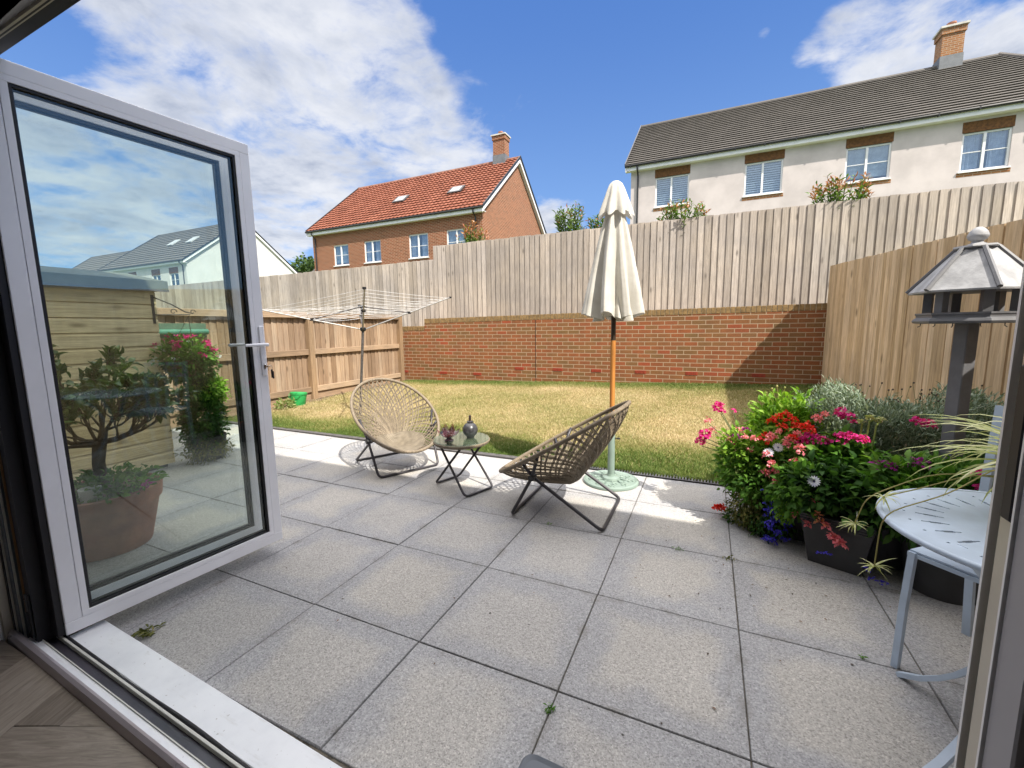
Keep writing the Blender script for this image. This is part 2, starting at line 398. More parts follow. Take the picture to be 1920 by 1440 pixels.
m_bistro = plain('bluegrey_paint', (.46, .55, .66), .38, 0, .08, 7, .1, 60)
m_canvas = None
m_green = plain('green_plastic', (.03, .33, .09), .35, 0, .08)
m_palegreen = plain('sage_enamel', (.21, .28, .24), .35, 0, .06)
m_poleg = plain('post_grey_paint', (.125, .128, .138), .55, 0, .12, 9, .2, 70)
m_lead = plain('lead_white', (.33, .335, .345), .65, 0, .18, 14, .4, 60)

def mat_canvas():
    m, nt, b = newmat('canvas_cream'); o = OBJ(nt); n = NOISE(nt, o, 5, 4); f2 = NOISE(nt, o, 400, 2)
    c = MIX(nt, MR(nt, n, .3, .7), (.60, .575, .51), (.72, .70, .645)); L(nt, c, b.inputs['Base Color']); b.inputs['Roughness'].default_value = .9
    L(nt, BUMP(nt, M(nt, 'ADD', M(nt, 'MULTIPLY', NOISE(nt, o, 22, 4), 3.0), f2), .25, .004), b.inputs['Normal'])
    t = N(nt, 'ShaderNodeBsdfTranslucent'); L(nt, c, t.inputs[0]); mx = N(nt, 'ShaderNodeMixShader'); mx.inputs[0].default_value = .22
    L(nt, b.outputs[0], mx.inputs[1]); L(nt, t.outputs[0], mx.inputs[2]); L(nt, mx.outputs[0], nt.nodes['Material Output'].inputs[0]); return m
m_canvas = mat_canvas()
def mat_slab():
    m, nt, b = newmat('paving_slab'); o = OBJ(nt); x, y, z = SEP(nt, o)
    u = M(nt, 'FRACT', M(nt, 'ADD', M(nt, 'DIVIDE', x, .6), 50)); v = M(nt, 'FRACT', M(nt, 'ADD', M(nt, 'DIVIDE', y, .6), 50))
    e = M(nt, 'MINIMUM', M(nt, 'MINIMUM', u, M(nt, 'SUBTRACT', 1, u)), M(nt, 'MINIMUM', v, M(nt, 'SUBTRACT', 1, v)))
    rv = ATTR(nt); n1 = NOISE(nt, VM(nt, 'ADD', o, CMB(nt, M(nt, 'MULTIPLY', rv, 20.0), 0.0, 0.0)), 3.2, 5, .62)
    worn = MR(nt, M(nt, 'ADD', e, M(nt, 'MULTIPLY', M(nt, 'SUBTRACT', n1, .5), .62)), .06, .27)
    worn = M(nt, 'MULTIPLY', worn, M(nt, 'ADD', .55, M(nt, 'MULTIPLY', rv, .45)))
    c = MIX(nt, worn, (.352, .352, .355), (.440, .420, .382))
    vo = N(nt, 'ShaderNodeTexVoronoi'); vo.inputs['Scale'].default_value = 230; L(nt, o, vo.inputs['Vector'])
    vc = SEP(nt, vo.outputs['Color']); g = vc[0]
    c = MIX(nt, 1.0, c, RAMP(nt, g, [(0, .62), (.12, .82), (.5, 1.0), (.86, 1.10), (1, 1.34)]), 'MULTIPLY')
    f2 = NOISE(nt, o, 90, 4, .7); c = MIX(nt, 1.0, c, RAMP(nt, f2, [(.3, .8), (.5, 1.0), (.7, 1.18)]), 'MULTIPLY')
    sp = NOISE(nt, o, 26, 2, .5); c = MIX(nt, MR(nt, sp, .74, .79), c, (.07, .065, .06))
    st = NOISE(nt, o, 1.1, 5, .6); c = MIX(nt, 1.0, c, RAMP(nt, st, [(.3, .9), (.7, 1.08)]), 'MULTIPLY')
    tone = M(nt, 'ADD', .93, M(nt, 'MULTIPLY', M(nt, 'FRACT', M(nt, 'MULTIPLY', rv, 7.3)), .13)); c = MIX(nt, 1.0, c, CMB(nt, tone, tone, M(nt, 'ADD', tone, .005)), 'MULTIPLY')
    dn = NOISE(nt, o, 7.5, 6, .68, .8); dirt = M(nt, 'MULTIPLY', MR(nt, e, .0, .075, 1.0, 0.0), MR(nt, dn, .46, .66)); c = MIX(nt, M(nt, 'MULTIPLY', dirt, .42), c, (.15, .135, .105))
    sn = NOISE(nt, VM(nt, 'ADD', o, (3.3, 9.1, 0)), 2.3, 7, .7, 1.2); c = MIX(nt, M(nt, 'MULTIPLY', MR(nt, sn, .60, .74), .28), c, (.20, .19, .165))
    ed = MR(nt, e, .0, .010, .75, 1.0); c = MIX(nt, 1.0, c, ed, 'MULTIPLY')
    L(nt, c, b.inputs['Base Color']); b.inputs['Roughness'].default_value = .85; b.inputs['Specular IOR Level'].default_value = .3
    L(nt, BUMP(nt, M(nt, 'ADD', g, M(nt, 'MULTIPLY', f2, 1.5)), .45, .003), b.inputs['Normal']); return m
m_slab = mat_slab()
m_joint = plain('joint_sand', (.13, .115, .09), .95, 0, .4, 30, .6, 90)
m_render = plain('white_render', (.55, .495, .48), .9, 0, .09, .9, .5, 26)
m_renderw = plain('white_render_bright', (.58, .575, .56), .9, 0, .04, 1.2, .3, 20)
m_brickwall = brickmat('red_brick_wall', [S('8c6c42', .62), S('9c6c40', .62), S('a4683f', .62), S('a86238', .62), S('966e44', .62), S('b45a36', .62)], (.37, .275, .18), ms=.0065, zoff=-.01)
m_coping = brickmat('coping_brick', [S('9c8260', .6), S('a98a62', .62), S('b29070', .62)], (.42, .36, .25), bw=1.0, bh=.075, swap=False)
m_brickhouse = brickmat('orange_brick', [S('9c5530', .46), S('b0623a', .48), S('bc704a', .50), S('b26038', .46)], (.38, .26, .17))
m_brickbuff = brickmat('buff_brick', [S('a86c3c', .62), S('b67a48', .66), S('c08a58', .66)], (.36, .27, .19))
m_brickvent = plain('vent_red', S('b8482a', .55), .8, 0, .15, 30, .4, 80)
def mat_roof(name, c1, c2, c3):
    m, nt, b = newmat(name); o = OBJ(nt); x, y, z = SEP(nt, o)
    cell = N(nt, 'ShaderNodeTexBrick'); cell.offset = .5; cell.inputs['Scale'].default_value = 1; cell.inputs['Brick Width'].default_value = .33; cell.inputs['Row Height'].default_value = .34
    cell.inputs['Mortar Size'].default_value = .0; cell.inputs['Color1'].default_value = (0, 0, 0, 1); cell.inputs['Color2'].default_value = (1, 1, 1, 1)
    L(nt, CMB(nt, x, y), cell.inputs['Vector']); n = NOISE(nt, o, .5, 5, .6)
    c = RAMP(nt, M(nt, 'ADD', M(nt, 'MULTIPLY', cell.outputs['Color'], .5), M(nt, 'MULTIPLY', n, .5)), [(.1, c1), (.5, c2), (.9, c3)])
    L(nt, c, b.inputs['Base Color']); b.inputs['Roughness'].default_value = .75; return m
m_tilegrey = mat_roof('grey_tile', (.098, .088, .080), (.118, .107, .096), (.138, .124, .112))
m_tilered = mat_roof('red_pantile', (.17, .050, .024), (.23, .070, .036), (.29, .10, .055))
m_rooflead = plain('lead_flashing', (.16, .17, .18), .6, .2, .1)
m_fence = woodmat('tall_fence_wood', S('aaa095', .76), S('beb4aa', .78), S('d2c8be', .79))
m_fence2 = woodmat('side_fence_wood', S('a08a68', 1.1), S('baa282', 1.12), S('ccb698', 1.12), rough=.75)
m_fence3 = woodmat('low_fence_wood', S('a88c70', .58), S('c8ac90', .60), S('e0c8ac', .62))
m_post = woodmat('post_wood', S('94785c', .66), S('b09474', .68), S('c4a888', .70))
m_rail = woodmat('rail_wood', S('94806a', .70), S('b89c80', .70), S('ccb498', .70), axis='y')
m_shed = woodmat('shed_wood', S('b4a078', 1.2), S('c8b48c', 1.25), S('d4c29c', 1.25), axis='y')
m_felt = plain('roof_felt', (.11, .12, .095), .9, 0, .18, 6, .6, 60)
m_polewood = woodmat('parasol_wood', S('c07a3c', .9), S('d08c48', .9), S('d89850', .9), knots=False, rough=.45)
def mat_rattan(name, c1, c2):
    m, nt, b = newmat(name); o = OBJ(nt); rv = ATTR(nt); w = N(nt, 'ShaderNodeTexWave'); w.inputs['Scale'].default_value = 60; w.inputs['Distortion'].default_value = 4; w.inputs['Detail'].default_value = 3
    L(nt, o, w.inputs['Vector']); n = NOISE(nt, o, 30, 4, .6)
    c = MIX(nt, MR(nt, M(nt, 'ADD', M(nt, 'MULTIPLY', w.outputs['Fac'], .4), M(nt, 'ADD', M(nt, 'MULTIPLY', n, .5), M(nt, 'MULTIPLY', rv, .3))), .25, .85), c1, c2)
    L(nt, c, b.inputs['Base Color']); b.inputs['Roughness'].default_value = .55; L(nt, BUMP(nt, w.outputs['Fac'], .7, .003), b.inputs['Normal']); return m
m_rattan = mat_rattan('rattan_weave', (.105, .08, .052), (.36, .295, .21))
m_rim = mat_rattan('rattan_rim', (.085, .065, .043), (.30, .24, .165))
def mat_seat():
    m, nt, b = newmat('rattan_seat'); o = OBJ(nt); x, y, z = SEP(nt, o)
    a = M(nt, 'SINE', M(nt, 'MULTIPLY', x, 420.0)); c = M(nt, 'SINE', M(nt, 'MULTIPLY', y, 420.0)); p = M(nt, 'MULTIPLY', a, c)
    n = NOISE(nt, o, 16, 4, .6)
    L(nt, MIX(nt, MR(nt, M(nt, 'ADD', M(nt, 'MULTIPLY', p, .3), n), .2, .85), (.11, .09, .06), (.28, .235, .17)), b.inputs['Base Color'])
    b.inputs['Roughness'].default_value = .6; L(nt, BUMP(nt, p, .6, .003), b.inputs['Normal']); return m
m_seat = mat_seat()
def mat_floor():
    m, nt, b = newmat('indoor_wood_floor'); o = OBJ(nt); rv = ATTR(nt)
    x, y, z = SEP(nt, o); s = M(nt, 'GREATER_THAN', rv, .5)
    ca, sa = math.cos(.42), math.sin(.42)
    px = M(nt, 'ADD', M(nt, 'MULTIPLY', x, ca), M(nt, 'MULTIPLY', y, sa)); py = M(nt, 'SUBTRACT', M(nt, 'MULTIPLY', y, ca), M(nt, 'MULTIPLY', x, sa))
    of = M(nt, 'MULTIPLY', rv, 31.0)
    na = NOISE(nt, CMB(nt, M(nt, 'ADD', M(nt, 'MULTIPLY', px, 3.0), of), M(nt, 'MULTIPLY', py, 26.0), of), 2.2, 7, .65, 1.6)
    nb = NOISE(nt, CMB(nt, M(nt, 'ADD', M(nt, 'MULTIPLY', py, 3.0), of), M(nt, 'MULTIPLY', px, 26.0), of), 2.2, 7, .65, 1.6)
    n = MIX(nt, s, na, nb); tone = M(nt, 'FRACT', M(nt, 'MULTIPLY', rv, 2.0))
    c = RAMP(nt, M(nt, 'ADD', M(nt, 'MULTIPLY', n, .9), M(nt, 'MULTIPLY', tone, .3)), [(.3, (.085, .068, .052)), (.55, (.175, .145, .115)), (.85, (.30, .26, .215))])
    L(nt, c, b.inputs['Base Color']); b.inputs['Roughness'].default_value = .5; return m
m_floor = mat_floor()
def mat_lawnbase():
    m, nt, b = newmat('lawn_thatch'); o = OBJ(nt); n = NOISE(nt, o, 1.2, 5, .6); f2 = NOISE(nt, o, 60, 4, .7)
    c = MIX(nt, MR(nt, n, .35, .65), (.30, .235, .11), (.18, .18, .06)); c = MIX(nt, 1.0, c, RAMP(nt, f2, [(.3, .6), (.7, 1.25)]), 'MULTIPLY')
    L(nt, c, b.inputs['Base Color']); b.inputs['Roughness'].default_value = .95; L(nt, BUMP(nt, f2, .9, .01), b.inputs['Normal']); return m
m_lawn = mat_lawnbase()
def mat_grass():
    m, nt, b = newmat('grass_blades'); rv = ATTR(nt)
    c = RAMP(nt, rv, [(0.0, (.075, .135, .018)), (.30, (.15, .21, .040)), (.52, (.30, .29, .095)), (.78, (.50, .41, .21)), (1.0, (.66, .54, .33))])
    L(nt, c, b.inputs['Base Color']); b.inputs['Roughness'].default_value = .7
    t = N(nt, 'ShaderNodeBsdfTranslucent'); L(nt, c, t.inputs[0]); mx = N(nt, 'ShaderNodeMixShader'); mx.inputs[0].default_value = .3
    L(nt, b.outputs[0], mx.inputs[1]); L(nt, t.outputs[0], mx.inputs[2]); L(nt, mx.outputs[0], nt.nodes['Material Output'].inputs[0]); return m
m_grass = mat_grass()
m_gtable = plain('table_rattan', (.42, .36, .27), .6, 0, .2, 60, .6, 120)
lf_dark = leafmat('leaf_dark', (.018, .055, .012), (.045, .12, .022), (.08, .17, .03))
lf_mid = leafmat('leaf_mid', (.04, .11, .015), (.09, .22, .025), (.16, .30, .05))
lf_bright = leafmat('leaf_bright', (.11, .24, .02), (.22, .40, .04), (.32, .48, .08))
lf_grey = leafmat('leaf_silver', (.12, .17, .12), (.22, .28, .20), (.36, .42, .33), .2, .7)
lf_ph = leafmat('leaf_photinia', (.05, .12, .02), (.15, .24, .04), (.40, .15, .07), .25, .3)
lf_shrub = leafmat('leaf_glossy', (.022, .065, .018), (.05, .12, .025), (.10, .17, .03), .2, .28)
lf_spider = leafmat('leaf_striped', (.34, .38, .12), (.52, .54, .26), (.68, .66, .42), .3, .4)
lf_tan = leafmat('leaf_olive', (.06, .075, .02), (.12, .13, .03), (.22, .20, .07), .3, .6)
m_stem = plain('plant_stem', (.10, .15, .05), .7, 0, .2)
m_bark = plain('bark', (.085, .062, .045), .9, 0, .25, 30, .7, 60)
def petal(n, a, b): return leafmat(n, a, b, None, .3, .55)
pt_mag = petal('petal_magenta', (.48, .012, .16), (.78, .05, .32)); pt_red = petal('petal_red', (.62, .018, .012), (.82, .06, .03))
pt_pink = petal('petal_pink', (.72, .14, .20), (.85, .36, .38)); pt_white = petal('petal_white', (.62, .64, .78), (.85, .86, .90))
pt_purp = petal('petal_purple', (.26, .02, .22), (.42, .04, .34)); pt_blue = petal('petal_blue', (.04, .03, .42), (.10, .08, .68)); pt_coral = petal('petal_coral', (.78, .22, .12), (.85, .42, .25))
m_eye = plain('flower_eye', (.05, .035, .12), .7)
m_lotus = glassmat('lotus_glass', (.62, .38, .42), 0.14)
m_ball = plain('charcoal_glaze', (.055, .055, .060), .35, 0, .35, 30, .2, 50)

# ================================================================== SETTING
YB = 8.1   # plane of the back wall
def lawn_z(x, y):
    t = min(max((y - 3.62) / (YB - 3.62), 0), 1); return t * (0.05 + (x + 5.07) * 0.0295) - 0.012 * (1 - t)
# ground: one sheet out to the horizon, terraced up behind the retaining wall
def gz(x, y):
    if y < YB + .12: return -0.16
    if y < 19: return 1.15 + (y - 8.2) / 10.8 * 2.0
    if y < 34: return 3.15
    return 3.15 + (y - 34) * 0.055 if y < 140 else 9.0
xs = [-900, -300, -120, -70, -40, -25, -15, -8, -5.05, -2, 1, 3.35, 6, 12, 25, 60, 200, 900]
ys = [-900, -200, -50, -15, -5, 0, 2, 4, 6, 8.21, 8.23, 10, 13, 16, 19, 24, 34, 60, 90, 140, 400, 1200]
mb = MB(); vs = [(x, y, gz(x, y)) for y in ys for x in xs]; nx = len(xs)
fs = [(j*nx+i, j*nx+i+1, (j+1)*nx+i+1, (j+1)*nx+i) for j in range(len(ys)-1) for i in range(nx-1)]
mb.add(vs, fs); m_ground = plain('meadow', (.10, .13, .04), .95, 0, .3, .8, .5, 8)
tag(mb.build('ground', m_ground), kind='structure')

# patio of 600 mm slabs
mb = MB(); g = 0.0035
for i in range(-8, 6):
    for j in range(1, 6):
        x0 = max(i*.6, -4.93); x1 = min((i+1)*.6, 3.28); y0 = max(j*.6, .705); y1 = min((j+1)*.6, 3.56)
        if x1 - x0 < .03: continue
        gg = g - .0014 + random.uniform(-.0008, .0010); b = .0020; zt = random.uniform(-.0014, .0014)
        tx = random.uniform(-.0012, .0012); ty = random.uniform(-.0012, .0012)
        a, bb, c, dd = x0+gg, x1-gg, y0+gg, y1-gg
        base = [(a, c), (bb, c), (bb, dd), (a, dd)]; top = [(a+b, c+b), (bb-b, c+b), (bb-b, dd-b), (a+b, dd-b)]
        vs = [(p[0], p[1], -.04) for p in base] + [(p[0], p[1], -.003) for p in base] + [(p[0], p[1], zt + (p[0]-x0)*tx + (p[1]-y0)*ty) for p in top]
        fs = [(0, 1, 5, 4), (1, 2, 6, 5), (2, 3, 7, 6), (3, 0, 4, 7), (4, 5, 9, 8), (5, 6, 10, 9), (6, 7, 11, 10), (7, 4, 8, 11), (8, 9, 10, 11)]
        mb.add(vs, fs)
pat = tag(mb.build('patio', m_slab), kind='structure')
mb = MB().box((-4.95, .68, -.12), (3.29, 3.58, -.008)); tag(mb.build('patio_bed', m_joint), kind='structure')
# lawn: soil bed sheet + blades
nxg, nyg = 90, 56
X = np.linspace(-4.93, 3.29, nxg); Y = np.linspace(3.665, YB, nyg)
V = []; 
for y in Y:
    for x in X:
        V.append((x, y, lawn_z(x, y) + .006*math.sin(x*3.1+y*1.7)*math.sin(y*2.3) ))
F = [(j*nxg+i, j*nxg+i+1, (j+1)*nxg+i+1, (j+1)*nxg+i) for j in range(nyg-1) for i in range(nxg-1)]
tag(npmesh('lawn', V, F, m_lawn, smooth=True), kind='structure')
def vnoise(x, y, s, seed):
    rs = np.random.RandomState(seed); G = rs.rand(64, 64); u = x*s+31.7; v = y*s+17.3
    i = np.floor(u).astype(int); j = np.floor(v).astype(int); fu = u-i; fv = v-j; fu = fu*fu*(3-2*fu); fv = fv*fv*(3-2*fv)
    g = lambda a, b: G[a % 64, b % 64]
    return (g(i, j)*(1-fu)+g(i+1, j)*fu)*(1-fv) + (g(i, j+1)*(1-fu)+g(i+1, j+1)*fu)*fv
n = 330000
gx = np.random.uniform(-4.93, 3.27, n); t = np.random.rand(n)**1.25; gy = 3.655 + t*(YB-.02-3.655)
bare = vnoise(gx, gy, 1.1, 3)
edge = np.clip((gx + 4.93)/.5, 0, 1); keep = (np.random.rand(n) < np.clip(edge*1.2 + .1, 0, 1)); 
gx, gy = gx[keep], gy[keep]
ne = 9000; ex = np.random.uniform(-4.9, 3.25, ne); ey = 3.665 - np.abs(np.random.normal(0, .018, ne))*(ex < .62) + .055*(ex >= .62)*np.random.rand(ne); gx = np.concatenate([gx, ex]); gy = np.concatenate([gy, ey]); n = len(gx)
T = np.clip((gy-3.62)/(YB-3.62), 0, 1); gzv = T*(0.05+(gx+5.07)*.0295) - .012*(1-T) + .006*np.sin(gx*3.1+gy*1.7)*np.sin(gy*2.3)
pn = vnoise(gx, gy, .9, 5)*.5 + vnoise(gx, gy, 2.7, 6)*.3 + vnoise(gx, gy, 9, 7)*.2
near = np.clip((4.60 + .5*(vnoise(gx, gy, 1.3, 9)-.5) - gy)/.75, 0, 1); far = np.clip((gy-7.35)/.55, 0, 1); right = np.clip((gx-1.9)/.9, 0, 1)
green = np.clip(np.maximum(np.maximum(near, far*.9), right*.75), 0, 1)
dry = np.clip(.46 + pn*.58 - green*.60 + np.random.normal(0, .13, n), 0, 1)
h = np.random.uniform(.016, .034, n)*(1+.35*green); a = np.random.uniform(0, 2*PI, n); wd = np.random.uniform(.0022, .0045, n)*1.35
lx = np.random.normal(0, .55, n)*h; ly = np.random.normal(0, .55, n)*h
B = np.stack([gx, gy, gzv-.003], 1); W = np.stack([np.cos(a)*wd, np.sin(a)*wd, 0*a], 1); Tp = B + np.stack([lx, ly, h], 1)
V = np.stack([B-W, B+W, Tp], 1).reshape(-1, 3); F = np.arange(3*n).reshape(-1, 3)
tag(npmesh('grass', V, F, m_grass, rnd=dry), 'short summer grass, straw coloured in the middle and green at the edges', 'grass', kind='stuff')
# soil strip by the left fence and edging between patio and lawn
mb = MB()
for k in range(40):
    y0 = 3.6 + k*.112; 
    mb.box((-4.96, y0, -.1), (-4.72 + .06*math.sin(k*.9), y0+.112, lawn_z(-4.9, y0+.05)+.004 + random.uniform(0, .006)))
tag(mb.build('soil_strip', m_soil), kind='structure')
mb = MB().box((-4.93, 3.585, -.1), (.62, 3.655, .012), bev=.004); tag(mb.build('lawn_edging', plain('edging_dark', (.09, .085, .085), .8, 0, .2, 20, .4, 60)), kind='structure')

# drain channel with slotted grate
dr = EMP('drain_channel', 'dark slotted drainage grate sunk between the paving and the lawn', 'drain', (1.9, 3.64, 0))
mb = MB().box((.63, 3.585, -.11), (3.25, 3.592, .004)).box((.63, 3.712, -.11), (3.25, 3.719, .004)).box((.63, 3.592, -.1), (3.25, 3.712, -.09)); mb.build('channel', m_black, dr)
mb = MB(); mb.box((.63, 3.594, -.012), (3.25, 3.606, .003)).box((.63, 3.698, -.012), (3.25, 3.710, .003))
k = .64
while k < 3.24: mb.box((k, 3.606, -.012), (k+.010, 3.698, .002)); k += .024
mb.build('grate', plain('grate_grey', (.10, .10, .11), .5, .2), dr)

# ================================================================== RETAINING WALL
bw = EMP('brick_wall', 'low red brick retaining wall along the back of the lawn', 'brick wall', (-.9, YB, 0))
def ztop(x): return 1.505 + (x+4.35)*.0108
mb = MB()
mb.add([(-4.35, YB, -.15), (3.3, YB, -.15), (3.3, YB+.215, -.15), (-4.35, YB+.215, -.15), (-4.35, YB, ztop(-4.35)-.105), (3.3, YB, ztop(3.3)-.105), (3.3, YB+.215, ztop(3.3)-.105), (-4.35, YB+.215, ztop(-4.35)-.105)],
       [(0, 1, 5, 4), (3, 2, 6, 7), (4, 5, 6, 7), (1, 2, 6, 5), (0, 3, 7, 4)])
mb.box((-5.07, YB, -.15), (-4.35, YB+.215, 1.235))
mb.build('brickwork', m_brickwall, bw)
mb = MB()
def coping(x0, x1, zt):
    x = x0
    while x < x1-.01:
        w = .065; o1 = random.uniform(-.0015, .0015); zz = zt((x+w/2))
        mb.box((x+.004, YB-.004+o1, zz-.102), (min(x+w+.004, x1), YB+.219, zz + random.uniform(-.002, .002)), bev=.003); x += .075
coping(-4.35, 3.3, ztop); coping(-5.07, -4.36, lambda x: 1.34)
mb.build('coping', m_coping_solid if 'm_coping_solid' in globals() else plain('coping_bricks', S('a48658', .62), .9, 0, .22, 13, .5, 70), bw)
mb = MB()
mb.add([(-4.35, YB+.004, ztop(-4.35)-.106), (3.3, YB+.004, ztop(3.3)-.106), (3.3, YB+.20, ztop(3.3)-.106), (-4.35, YB+.20, ztop(-4.35)-.106), (-4.35, YB+.004, ztop(-4.35)-.006), (3.3, YB+.004, ztop(3.3)-.006), (3.3, YB+.20, ztop(3.3)-.006), (-4.35, YB+.20, ztop(-4.35)-.006)],
       [(0, 1, 5, 4), (4, 5, 6, 7), (0, 3, 7, 4), (1, 2, 6, 5)])
mb.build('mortar', plain('mortar', (.40, .34, .25), .95, 0, .1, 20), bw)
mb = MB().box((-1.600, YB-.003, -.05), (-1.590, YB+.01, ztop(-1.6)-.02)); mb.build('expansion_joint', m_gasket, bw)
for k, (x, z) in enumerate([(-4.97, .20), (-3.87, .205), (-2.98, .205), (-1.97, .355), (-1.12, .355), (-.33, .355), (.50, .355), (1.38, .355), (2.42, .38)]):
    z = round((z - .01)/.075)*.075 + .01 - .075*0
    v = MB(); v.box((x-.10, YB-.006, z+.006), (x+.10, YB+.02, z+.069), bev=.002)
    for s in range(6): v.box((x-.085+s*.03, YB-.009, z+.012), (x-.075+s*.03, YB-.006, z+.062))
    v.build('vent_brick', m_brickvent, bw)

# ================================================================== FENCES
def boards(mb, x0, x1, yf, zb, zt, sp=.114, facing=-1, along='x', jit=.006, lean=.0):
    """overlapping feather-edge boards; each a wedge with its own tone, height and slight lean"""
    x = x0
    while x < x1 - .01:
        w = sp + .012; a0 = zt(x) + random.uniform(-jit, jit); t1 = .003; t2 = .021
        xe = min(x+w, x1+.01); bow = random.uniform(-.003, .003); l = random.uniform(-.002, .002)
        poly = [(x+l, -t1*facing*-1), (x+l, 0)]
        # cross-section: thin edge at x, thick edge at xe; visible face tilts
        p = [(x, 0.0), (xe, 0.0), (xe+l, facing*(t1)+bow), (x+l, facing*(t2)+bow)]
        zb_ = zb(x)
        vs = []
        for z, dx in ((zb_, 0.0), (a0, random.uniform(-.003, .003))):
            for (px, py) in p:
                vs.append((px+dx, yf+py, z) if along == 'x' else (yf+py, px+dx, z))
        mb.add(vs, [(0, 1, 2, 3), (7, 6, 5, 4), (0, 4, 5, 1), (1, 5, 6, 2), (2, 6, 7, 3), (3, 7, 4, 0)])
        x += sp
tf = EMP('tall_fence', 'tall weathered grey feather-edge fence standing on the brick retaining wall', 'fence', (-1, YB+.1, 1.3))
mb = MB()
boards(mb, -4.20, 6.8, YB+.27, lambda x: 1.1, lambda x: 3.156, facing=-1)
mb.build('board_panel', m_fence, tf)
mb = MB(); boards(mb, -5.25, -4.21, YB+.27, lambda x: 1.1, lambda x: 2.858, facing=-1); mb.build('board_panel', m_fence, tf)
for z in (1.75, 2.3, 2.85):
    MB().box((-4.0, YB+.273, z-.04), (6.8, YB+.315, z+.04)).build('rail', m_rail, tf)
for x in (-3.95, -1.6, .8, 3.2, 5.6):
    MB().box((x, YB+.285, .3), (x+.1, YB+.385, 3.07)).build('post', m_post, tf)
tl = EMP('tall_fence', 'tall grey feather-edge fence continuing behind the low panel fence on the left', 'fence', (-10, YB+.1, 1.3))
mb = MB(); boards(mb, -17, -5.26, YB+.27, lambda x: .9, lambda x: 2.85 + (x+5)*.003, facing=-1); mb.build('board_panel', m_fence, tl)
for z in (1.6, 2.2, 2.65): MB().box((-17, YB+.273, z-.04), (-5.3, YB+.315, z+.04)).build('rail', m_rail, tl)
mb = MB().box((-17, YB+.215, -.2), (-5.28, YB+.255, .95)); mb.build('gravel_board', m_post, tl)

# right side fence: flush boards, smooth side to the garden
rf = EMP('side_fence', 'tan close-boarded fence in shade on the right side of the garden', 'fence', (3.3, 4, 0))
def rtop(y): return 1.875 + (y-3.57)*.0617
mb = MB(); y = .72
while y < YB - .03:
    w = min(random.uniform(.086, .104), YB+.01-y); zb = .36 if y > 6.2 else max(.12, .36-(6.2-y)*.06); dx = random.uniform(-.006, .005); zt = rtop(y) + random.uniform(-.004, .004)
    mb.add([(3.30+dx, y, zb), (3.283+dx, y+w*.5, zb), (3.306+dx, y+w-.005, zb), (3.32, y+w-.003, zb), (3.32, y, zb)] + [(3.30+dx, y, zt), (3.283+dx, y+w*.5, zt), (3.306+dx, y+w-.005, zt+.003), (3.32, y+w-.003, zt), (3.32, y, zt)],
           [(0, 1, 6, 5), (1, 2, 7, 6), (2, 3, 8, 7), (3, 4, 9, 8), (4, 0, 5, 9), (5, 6, 7, 8, 9)]); y += w
mb.build('board_panel', m_fence2, rf)
mb = MB(); 
for y0, y1, z in ((.7, 3.3, .12), (3.3, 5.7, .22), (5.7, 8.09, .35)): mb.box((3.31, y0, -.15), (3.345, y1-.004, z+.03))
mb.build('gravel_board', m_post, rf)
for z in (.55, 1.15, 1.70): MB().box((3.322, .72, z), (3.36, YB, z+.07)).build('rail', m_rail, rf)
for y in (.8, 3.2, 5.6, 8.0): MB().box((3.33, y, -.1), (3.43, y+.1, rtop(y)-.08)).build('post', m_post, rf)
# garden boundary capping the back right corner
# left low fence with posts and rails on this side
lf = EMP('panel_fence', 'low warm-brown panel fence with posts and rails along the left side of the lawn', 'fence', (-5, 5, 0))
posts = [7.90, 5.40, 2.90, .40, -2.10]
for y in posts:
    MB().box((-5.00, y, -.15), (-4.90, y+.105, 1.60 if y > 7 else 1.56), bev=.004).build('post', m_post, lf)
for y0, y1 in zip(posts[1:], posts[:-1]):
    a, b = y0+.107, y1-.002
    mb = MB(); boards(mb, a, b, -5.0, lambda y: .16, lambda y: 1.52, sp=.108, facing=1, along='y', jit=.002); mb.build('board_panel', m_fence3, lf)
    MB().box((-5.02, a, 1.50), (-4.915, b, 1.60), bev=.004).build('cap_rail', m_rail, lf)
    MB().box((-4.978, a, .84), (-4.935, b, .94), bev=.004).build('middle_rail', m_rail, lf)
    MB().box((-4.978, a, .155), (-4.932, b, .255), bev=.004).build('bottom_rail', m_rail, lf)
    MB().box((-5.0, a, -.15), (-4.965, b, .150)).build('gravel_board', m_rail, lf)

